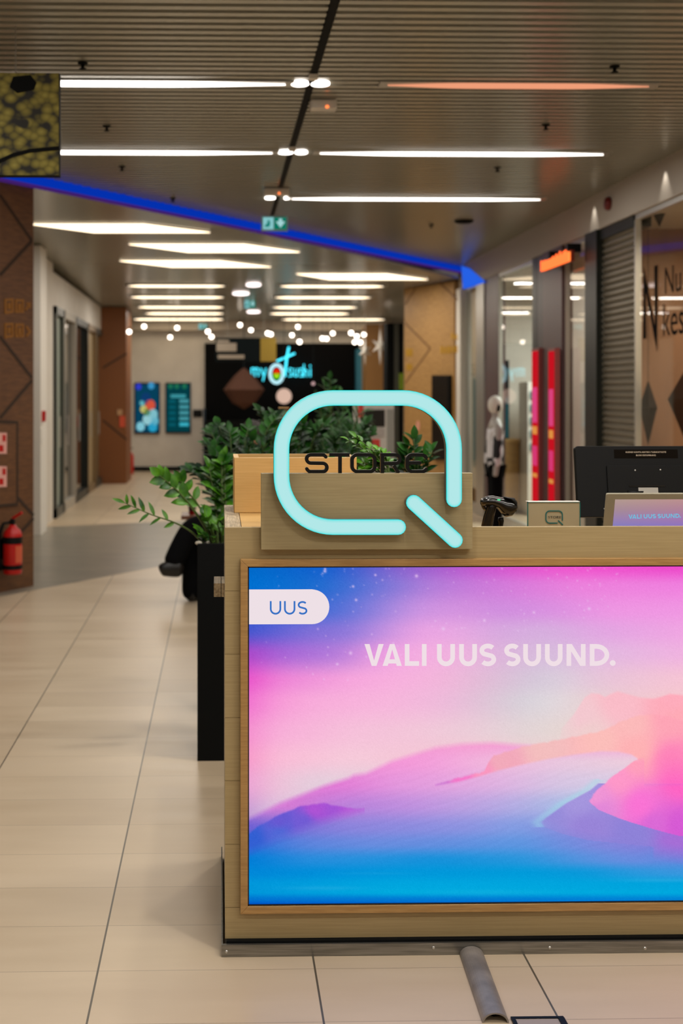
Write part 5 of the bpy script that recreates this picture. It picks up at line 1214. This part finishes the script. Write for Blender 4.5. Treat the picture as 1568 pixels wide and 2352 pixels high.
# row of planters behind the counter
for (x, y, h0, h1, n, seed, sp, lab, ml, zz) in (
        (.08, 6.45, .36, .68, 22, 11, .24, 'dense dark green plant behind the planter box, left edge of the greenery', 'leafd', .85),
        (.37, 6.80, .44, .70, 22, 12, .22, 'dense dark green plant under the sushi sign, left of the glowing ring', 'leafd', .85),
        (.66, 7.05, .40, .62, 14, 13, .17, 'dense dark green plant seen through the left half of the glowing ring', 'leafd', .85)):
    t = thing('potted_plant', lab, 'plant', (x, y, 0), 'plants in black planters')
    pot(t, x - .16, x + .16, y - .15, y + .15, zz, M['matte_black'])
    bush(t, Vector((x, y, zz - .03)), n, h0, h1, sp, .095, .045, seed, M[ml], 18)
# sprigs behind the STORE letters, pot on the worktop
t = thing('potted_plant', 'small fresh green plant with leaf tips rising behind the STORE letters', 'plant', (.56, 4.25, ZT), 'small pots behind the STORE letters')
pot(t, .50, .64, 4.18, 4.32, ZT + .115, M['matte_black'], ZT + .0006)
rnd = random.Random(21); st = MB(); lf = MB(); bz_ = Vector((.57, 4.25, ZT + .10))
for (px, py) in ((800, 1012), (818, 1005), (770, 1052), (838, 1036), (868, 1034), (884, 1046), (832, 1070), (860, 1062), (740, 1058)):
    e = V(px, py, 4.26); m_ = bz_.lerp(e, .5) + Vector((0, 0, .02)); frond(st, lf, [bz_, m_, e], .0035, 8, .045, .024, rnd, .3)
st.build('stems', M['stem'], t, smooth=True); lf.build('foliage', M['leaf'], t, smooth=True)
t = thing('potted_plant', 'dark green plant rising right of the last STORE letter before the oak pillar', 'plant', (.86, 5.55, 0), 'plants in black planters')
pot(t, .72, 1.0, 5.42, 5.68, 1.02, M['matte_black'])
rnd = random.Random(22); st = MB(); lf = MB(); bz_ = Vector((.86, 5.55, .98))
for (px, py) in ((950, 1008), (935, 1030), (992, 1035), (975, 1048), (925, 1060), (960, 1062), (905, 1075)):
    e = V(px, py, 5.55); m_ = bz_.lerp(e, .5) + Vector((0, 0, .05)); frond(st, lf, [bz_, m_, e], .005, 12, .085, .04, rnd, .3)
st.build('stems', M['stem'], t, smooth=True); lf.build('foliage', M['leafd'], t, smooth=True)
# tall plants farther back
t = thing('potted_plant', 'tall slim dark plant under the right end of the sushi sign', 'plant', (PY(765, CY, 10.2).x, 10.2, 0), 'plants in black planters')
x = PY(765, CY, 10.2).x; pot(t, x - .18, x + .18, 10.02, 10.38, .6, M['matte_black']); bush(t, Vector((x, 10.2, .57)), 9, .75, 1.22, .12, .11, .05, 31, M['leafd'], 14)
t = thing('potted_palm', 'dark arching palm left of the white kiosk, seen through the glowing ring', 'plant', (PY(795, CY, 9.0).x, 9.0, 0))
x = PY(795, CY, 9.0).x; pot(t, x - .17, x + .17, 8.83, 9.17, .55, M['matte_black'])
rnd = random.Random(33); st = MB(); lf = MB()
for k in range(14):
    a = 2 * math.pi * k / 14 + .2; o = Vector((x, 9.0, .52)); rr_ = rnd.uniform(.08, .15); h = rnd.uniform(.70, .94)
    frond(st, lf, [o, o + Vector((math.cos(a) * rr_ * .3, math.sin(a) * rr_ * .3, h * .7)), o + Vector((math.cos(a) * rr_ * .8, math.sin(a) * rr_ * .8, h)), o + Vector((math.cos(a) * rr_ * 1.3, math.sin(a) * rr_ * 1.3, h * .88))], .007, 26, .17, .018, rnd, .3)
st.build('stems', M['stem'], t, smooth=True); lf.build('foliage', M['leafd'], t, smooth=True)
# wooden post left of the ring
q = PY(649, 938, 7.25)
t = thing('wooden_post', 'square wooden post top peeking out left of the glowing ring', 'post', (q.x, 7.25, 0))
MB().box(q.x - .02, q.x + .03, 7.22, 7.27, 0, q.z).build('post_shaft', M['walnut'], t)
MB().box(q.x - .024, q.x + .034, 7.216, 7.274, q.z, q.z + .008).build('post_cap', M['oakclad'], t)

# ------------------------------------------------------------------ skinned figures
def skin(verts, edges, radii, name, m, parent, sub=2, root=0):
    me = bpy.data.meshes.new(name); me.from_pydata([tuple(v) for v in verts], edges, [])
    o = bpy.data.objects.new(name, me); COL.objects.link(o)
    sk = o.modifiers.new('s', 'SKIN'); sk.use_smooth_shade = True
    ss_ = o.modifiers.new('u', 'SUBSURF'); ss_.levels = sub; ss_.render_levels = sub
    if not me.skin_vertices: 
        bm = bmesh.new(); bm.from_mesh(me); bm.verts.layers.skin.verify(); bm.to_mesh(me); bm.free()
    for i, r in enumerate(radii):
        sv = me.skin_vertices[0].data[i]; sv.radius = (r, r) if not isinstance(r, tuple) else r; sv.use_root = (i == root)
    dg = bpy.context.evaluated_depsgraph_get(); nm = bpy.data.meshes.new_from_object(o.evaluated_get(dg))
    bpy.data.objects.remove(o); bpy.data.meshes.remove(me)
    mb = MB(); mb.add([v.co for v in nm.vertices], [tuple(p.vertices) for p in nm.polygons]); bpy.data.meshes.remove(nm)
    return mb.build(name, m, parent, smooth=True)

# person sitting behind the planter, facing left, one leg crossed over the other
YS_ = 9.75
K = PY(437, 1212, YS_ - .05)                  # knee of the crossed leg
A_ = PY(396, 1296, YS_ - .12)                 # its ankle
G = PY(437, 1380, YS_); G.z = .0              # standing foot
hip = Vector((K.x + .44, YS_ + .02, .53))
t = thing('person', 'seated person in black trousers and black shoes, legs crossed, half hidden behind the planter', 'person', (hip.x, YS_, 0))
sh = hip + Vector((.06, .0, .50)); hd = sh + Vector((-.02, 0, .20))
Vv = [hip, hip + Vector((.02, 0, .2)), sh - Vector((0, 0, .05)), sh + Vector((-.01, 0, .06)), hd + Vector((-.02, 0, -.02)), hd + Vector((-.025, 0, .08)),
      sh + Vector((0, -.17, -.03)), sh + Vector((-.08, -.20, -.28)), sh + Vector((-.30, -.12, -.40)), sh + Vector((-.37, -.09, -.41)),
      sh + Vector((0, .17, -.03)), sh + Vector((-.08, .20, -.28)), sh + Vector((-.30, .12, -.38)), sh + Vector((-.37, .09, -.39))]
Ee = [(0, 1), (1, 2), (2, 3), (3, 4), (4, 5), (2, 6), (6, 7), (7, 8), (8, 9), (2, 10), (10, 11), (11, 12), (12, 13)]
Rr = [.15, .14, .15, .055, .075, .085, .06, .048, .03, .03, .06, .048, .03, .03]
for base, s in ((9, -1), (13, 1)):
    for f in range(4):
        b0 = Vv[base]; Vv.append(b0 + Vector((-.05, s * (.018 - .012 * f) , .004))); Vv.append(b0 + Vector((-.085 + .006 * abs(f - 1), s * (.020 - .013 * f), -.012)))
        Rr += [.009, .008]; i = len(Vv); Ee += [(base, i - 2), (i - 2, i - 1)]
    Vv.append(Vv[base] + Vector((-.02, -s * .03, .01))); Vv.append(Vv[base] + Vector((-.05, -s * .042, .0))); Rr += [.010, .008]; i = len(Vv); Ee += [(base, i - 2), (i - 2, i - 1)]
skin(Vv, Ee, Rr, 'body', M['skin'], t)
# trousers: both legs and seat as one garment
hl = hip + Vector((0, -.08, 0)); hr = hip + Vector((0, .08, 0)); kn2 = Vector((G.x - .02, YS_ + .08, .50))
skin([hip + Vector((.02, 0, .02)), hl, hl.lerp(K, .5) + Vector((0, -.02, .05)), K, K.lerp(A_, .5) + Vector((.0, 0, .01)), A_ + Vector((-.012, 0, -.03)), hr, hr.lerp(kn2, .5), kn2, kn2.lerp(G, .5) + Vector((.02, 0, 0)), Vector((G.x + .005, YS_ + .02, -.0))],
     [(0, 1), (1, 2), (2, 3), (3, 4), (4, 5), (0, 6), (6, 7), (7, 8), (8, 9), (9, 10)], [.16, .12, .11, .095, .085, .085, .12, .11, .095, .080, .080], 'trousers', M['cloth_black'], t)
toe = PY(366, 1313, YS_ - .14)
skin([A_ + Vector((.085, 0, -.035)), A_ + Vector((.035, 0, -.03)), A_.lerp(toe, .35) + Vector((.0, 0, -.015)), A_.lerp(toe, .75), toe], [(0, 1), (1, 2), (2, 3), (3, 4)], [.062, .078, .068, .056, .044], 'shoe', M['shoe'], t)
skin([Vector((G.x + .02, YS_ + .02, .05)), Vector((G.x - .01, YS_ - .03, .045)), Vector((G.x + .0, YS_ - .12, .04)), Vector((G.x + .005, YS_ - .17, .032))][:2] + [Vector((G.x + .03, YS_ + .06, .045))], [(0, 1), (0, 2)], [.045, .042, .04], 'shoe', M['shoe'], t)
skin([hip + Vector((.02, 0, .03)), hip + Vector((.02, 0, .2)), sh - Vector((0, 0, .05)), sh + Vector((0, -.17, -.03)), sh + Vector((-.08, -.20, -.28)), sh + Vector((-.27, -.13, -.39)), sh + Vector((0, .17, -.03)), sh + Vector((-.08, .20, -.28)), sh + Vector((-.27, .13, -.37)), hip + Vector((-.16, -.06, .06))],
     [(0, 1), (1, 2), (2, 3), (3, 4), (4, 5), (2, 6), (6, 7), (7, 8), (0, 9)], [.165, .155, .165, .075, .06, .042, .075, .06, .042, .10], 'jacket', M['cloth_maroon'], t)
hb_ = MB(); hb_.ball(hd + Vector((.0, 0, .06)), .098, 16, (1, .86, 1.08)); hb_.build('hair', M['hair'], t, smooth=True)
fb_ = MB(); fc_ = hd + Vector((-.085, 0, .02)); fb_.ball(fc_ + Vector((-.02, 0, -.005)), .016, 8, (1.2, .7, .9)); fb_.build('nose', M['skin'], t, smooth=True)
for s in (-1, 1):
    e_ = MB(); e_.ball(fc_ + Vector((.0, s * .032, .03)), .011, 8); e_.build('eye', M['white'], t, smooth=True)
    e_ = MB(); e_.ball(hd + Vector((.0, s * .082, .02)), .022, 8, (.8, .4, 1.3)); e_.build('ear', M['skin'], t, smooth=True)
e_ = MB(); e_.ball(fc_ + Vector((-.0, 0, -.045)), .018, 8, (.5, 1.2, .4)); e_.build('mouth', mat('lips', c(160, 84, 76), .5), t, smooth=True)
# bench and side table by the person
t = thing('bench', 'dark bench under the seated person, hidden behind the planter', 'bench', (hip.x + .05, YS_, 0))
MB().box(hip.x - .18, hip.x + .9, YS_ - .22, YS_ + .24, .32, .372).build('seat', M['matte_black'], t, bevel=.01)
for x in (hip.x - .12, hip.x + .8): MB().box(x, x + .05, YS_ - .18, YS_ + .2, 0, .32).build('leg', M['black'], t)
Tq = PY(417, 1189, 10.6); tx = PY(462, CY, 10.6).x
t = thing('side_table', 'small brown side table beyond the seated person', 'table', (tx, 10.6, 0))
MB().box(Tq.x, tx + (tx - Tq.x), 10.42, 10.78, Tq.z, Tq.z + .032).build('tabletop', M['walnut'], t, bevel=.004)
MB().tube([(tx, 10.6, .02), (tx, 10.6, Tq.z)], .025, 12).build('pedestal', M['black'], t); MB().lathe([(.15, 0), (.15, .012), (.03, .03)], (tx, 10.6, 0), n=24).build('foot', M['black'], t)
q = PY(441, 1176, 10.55)
t = thing('paper_cup', 'red paper cup with dark sleeve on the brown side table', 'cup', (q.x, 10.55, Tq.z + .0325))
MB().lathe([(.026, 0), (.036, .125), (.038, .13)], (q.x, 10.55, Tq.z + .0325), n=18).build('cup_body', M['red'], t, smooth=True)
MB().lathe([(.0275, .02), (.033, .075)], (q.x, 10.55, Tq.z + .0325), n=18).build('sleeve', mat('sleeve', c(60, 20, 18), .7), t, smooth=True)

# mannequin in the right shop window
XM = 3.08; q = PXx(1137, CY, XM); ym = q.y; top = PXx(1137, 911, XM).z
t = thing('mannequin', 'mannequin in black trousers and black-and-white hooded jacket before the plum panel', 'mannequin', (XM, ym, 0))
def mz(py): return PXx(1137, py, XM).z
hz = mz(930)
B0 = Vector((XM, ym, 0)); E = lambda x, y, z: B0 + Vector((x, y, z))
V2 = [E(0, 0, .80), E(0, 0, 1.0), E(0, 0, 1.24), E(0, 0, 1.32), E(0, 0, hz - .04), E(0, 0, hz + .03), E(0, .17, 1.22), E(-.02, .21, .98), E(-.04, .22, .76), E(-.05, .22, .68), E(0, -.17, 1.22), E(-.02, -.21, .98), E(-.04, -.22, .76), E(-.05, -.22, .68),
      E(0, .07, .76), E(0, .075, .42), E(0, .08, .08), E(-.12, .09, .04), E(0, -.07, .76), E(0, -.075, .42), E(0, -.08, .08), E(-.12, -.09, .04)]
E2 = [(0, 1), (1, 2), (2, 3), (3, 4), (4, 5), (2, 6), (6, 7), (7, 8), (8, 9), (2, 10), (10, 11), (11, 12), (12, 13), (0, 14), (14, 15), (15, 16), (16, 17), (0, 18), (18, 19), (19, 20), (20, 21)]
R2_ = [.09, .08, .085, .04, .05, .055, .05, .042, .032, .03, .05, .042, .032, .03, .075, .055, .04, .03, .075, .055, .04, .03]
skin(V2, E2, R2_, 'body', mat('mannequin_grey', c(170, 165, 160), .4), t)
skin([E(0, 0, .80), E(0, .07, .74), E(0, .075, .42), E(0, .08, .06), E(0, -.07, .74), E(0, -.075, .42), E(0, -.08, .06)], [(0, 1), (1, 2), (2, 3), (0, 4), (4, 5), (5, 6)], [.10, .085, .075, .07, .085, .075, .07], 'trousers', M['cloth_black'], t)
def coat_mat():
    m = mat('black_white_print', c(220, 220, 225), .7); tr, N, L, Bn = nodes(m)
    tc = N.new('ShaderNodeTexCoord'); vo = N.new('ShaderNodeTexNoise'); vo.inputs['Scale'].default_value = 5.0; vo.inputs['Detail'].default_value = 1.0
    cr = N.new('ShaderNodeValToRGB'); cr.color_ramp.interpolation = 'CONSTANT'; cr.color_ramp.elements[0].color = c(16, 18, 24); cr.color_ramp.elements[1].color = c(222, 220, 226); cr.color_ramp.elements[1].position = .5
    L.new(tc.outputs['Object'], vo.inputs[0]); L.new(vo.outputs[0], cr.inputs[0]); L.new(cr.outputs[0], Bn.inputs['Base Color']); return m
CM = coat_mat()
skin([E(0, 0, .74), E(0, 0, 1.0), E(0, 0, 1.22), E(0, .15, 1.20), E(-.02, .21, .98), E(-.04, .22, .78), E(0, -.15, 1.20), E(-.02, -.21, .98), E(-.04, -.22, .78)], [(0, 1), (1, 2), (2, 3), (3, 4), (4, 5), (2, 6), (6, 7), (7, 8)], [.11, .10, .105, .06, .055, .045, .06, .055, .045], 'jacket', CM, t)
hm = MB(); hm.ball(E(.0, 0, hz + .0), .085, 16, (1.0, .95, 1.25)); hm.build('hood', M['white'], t, smooth=True)
fm_ = MB(); fm_.ball(E(.02, -.055, hz - .03), .04, 12, (.7, .8, 1.3)); fm_.build('face', M['matte_black'], t, smooth=True)
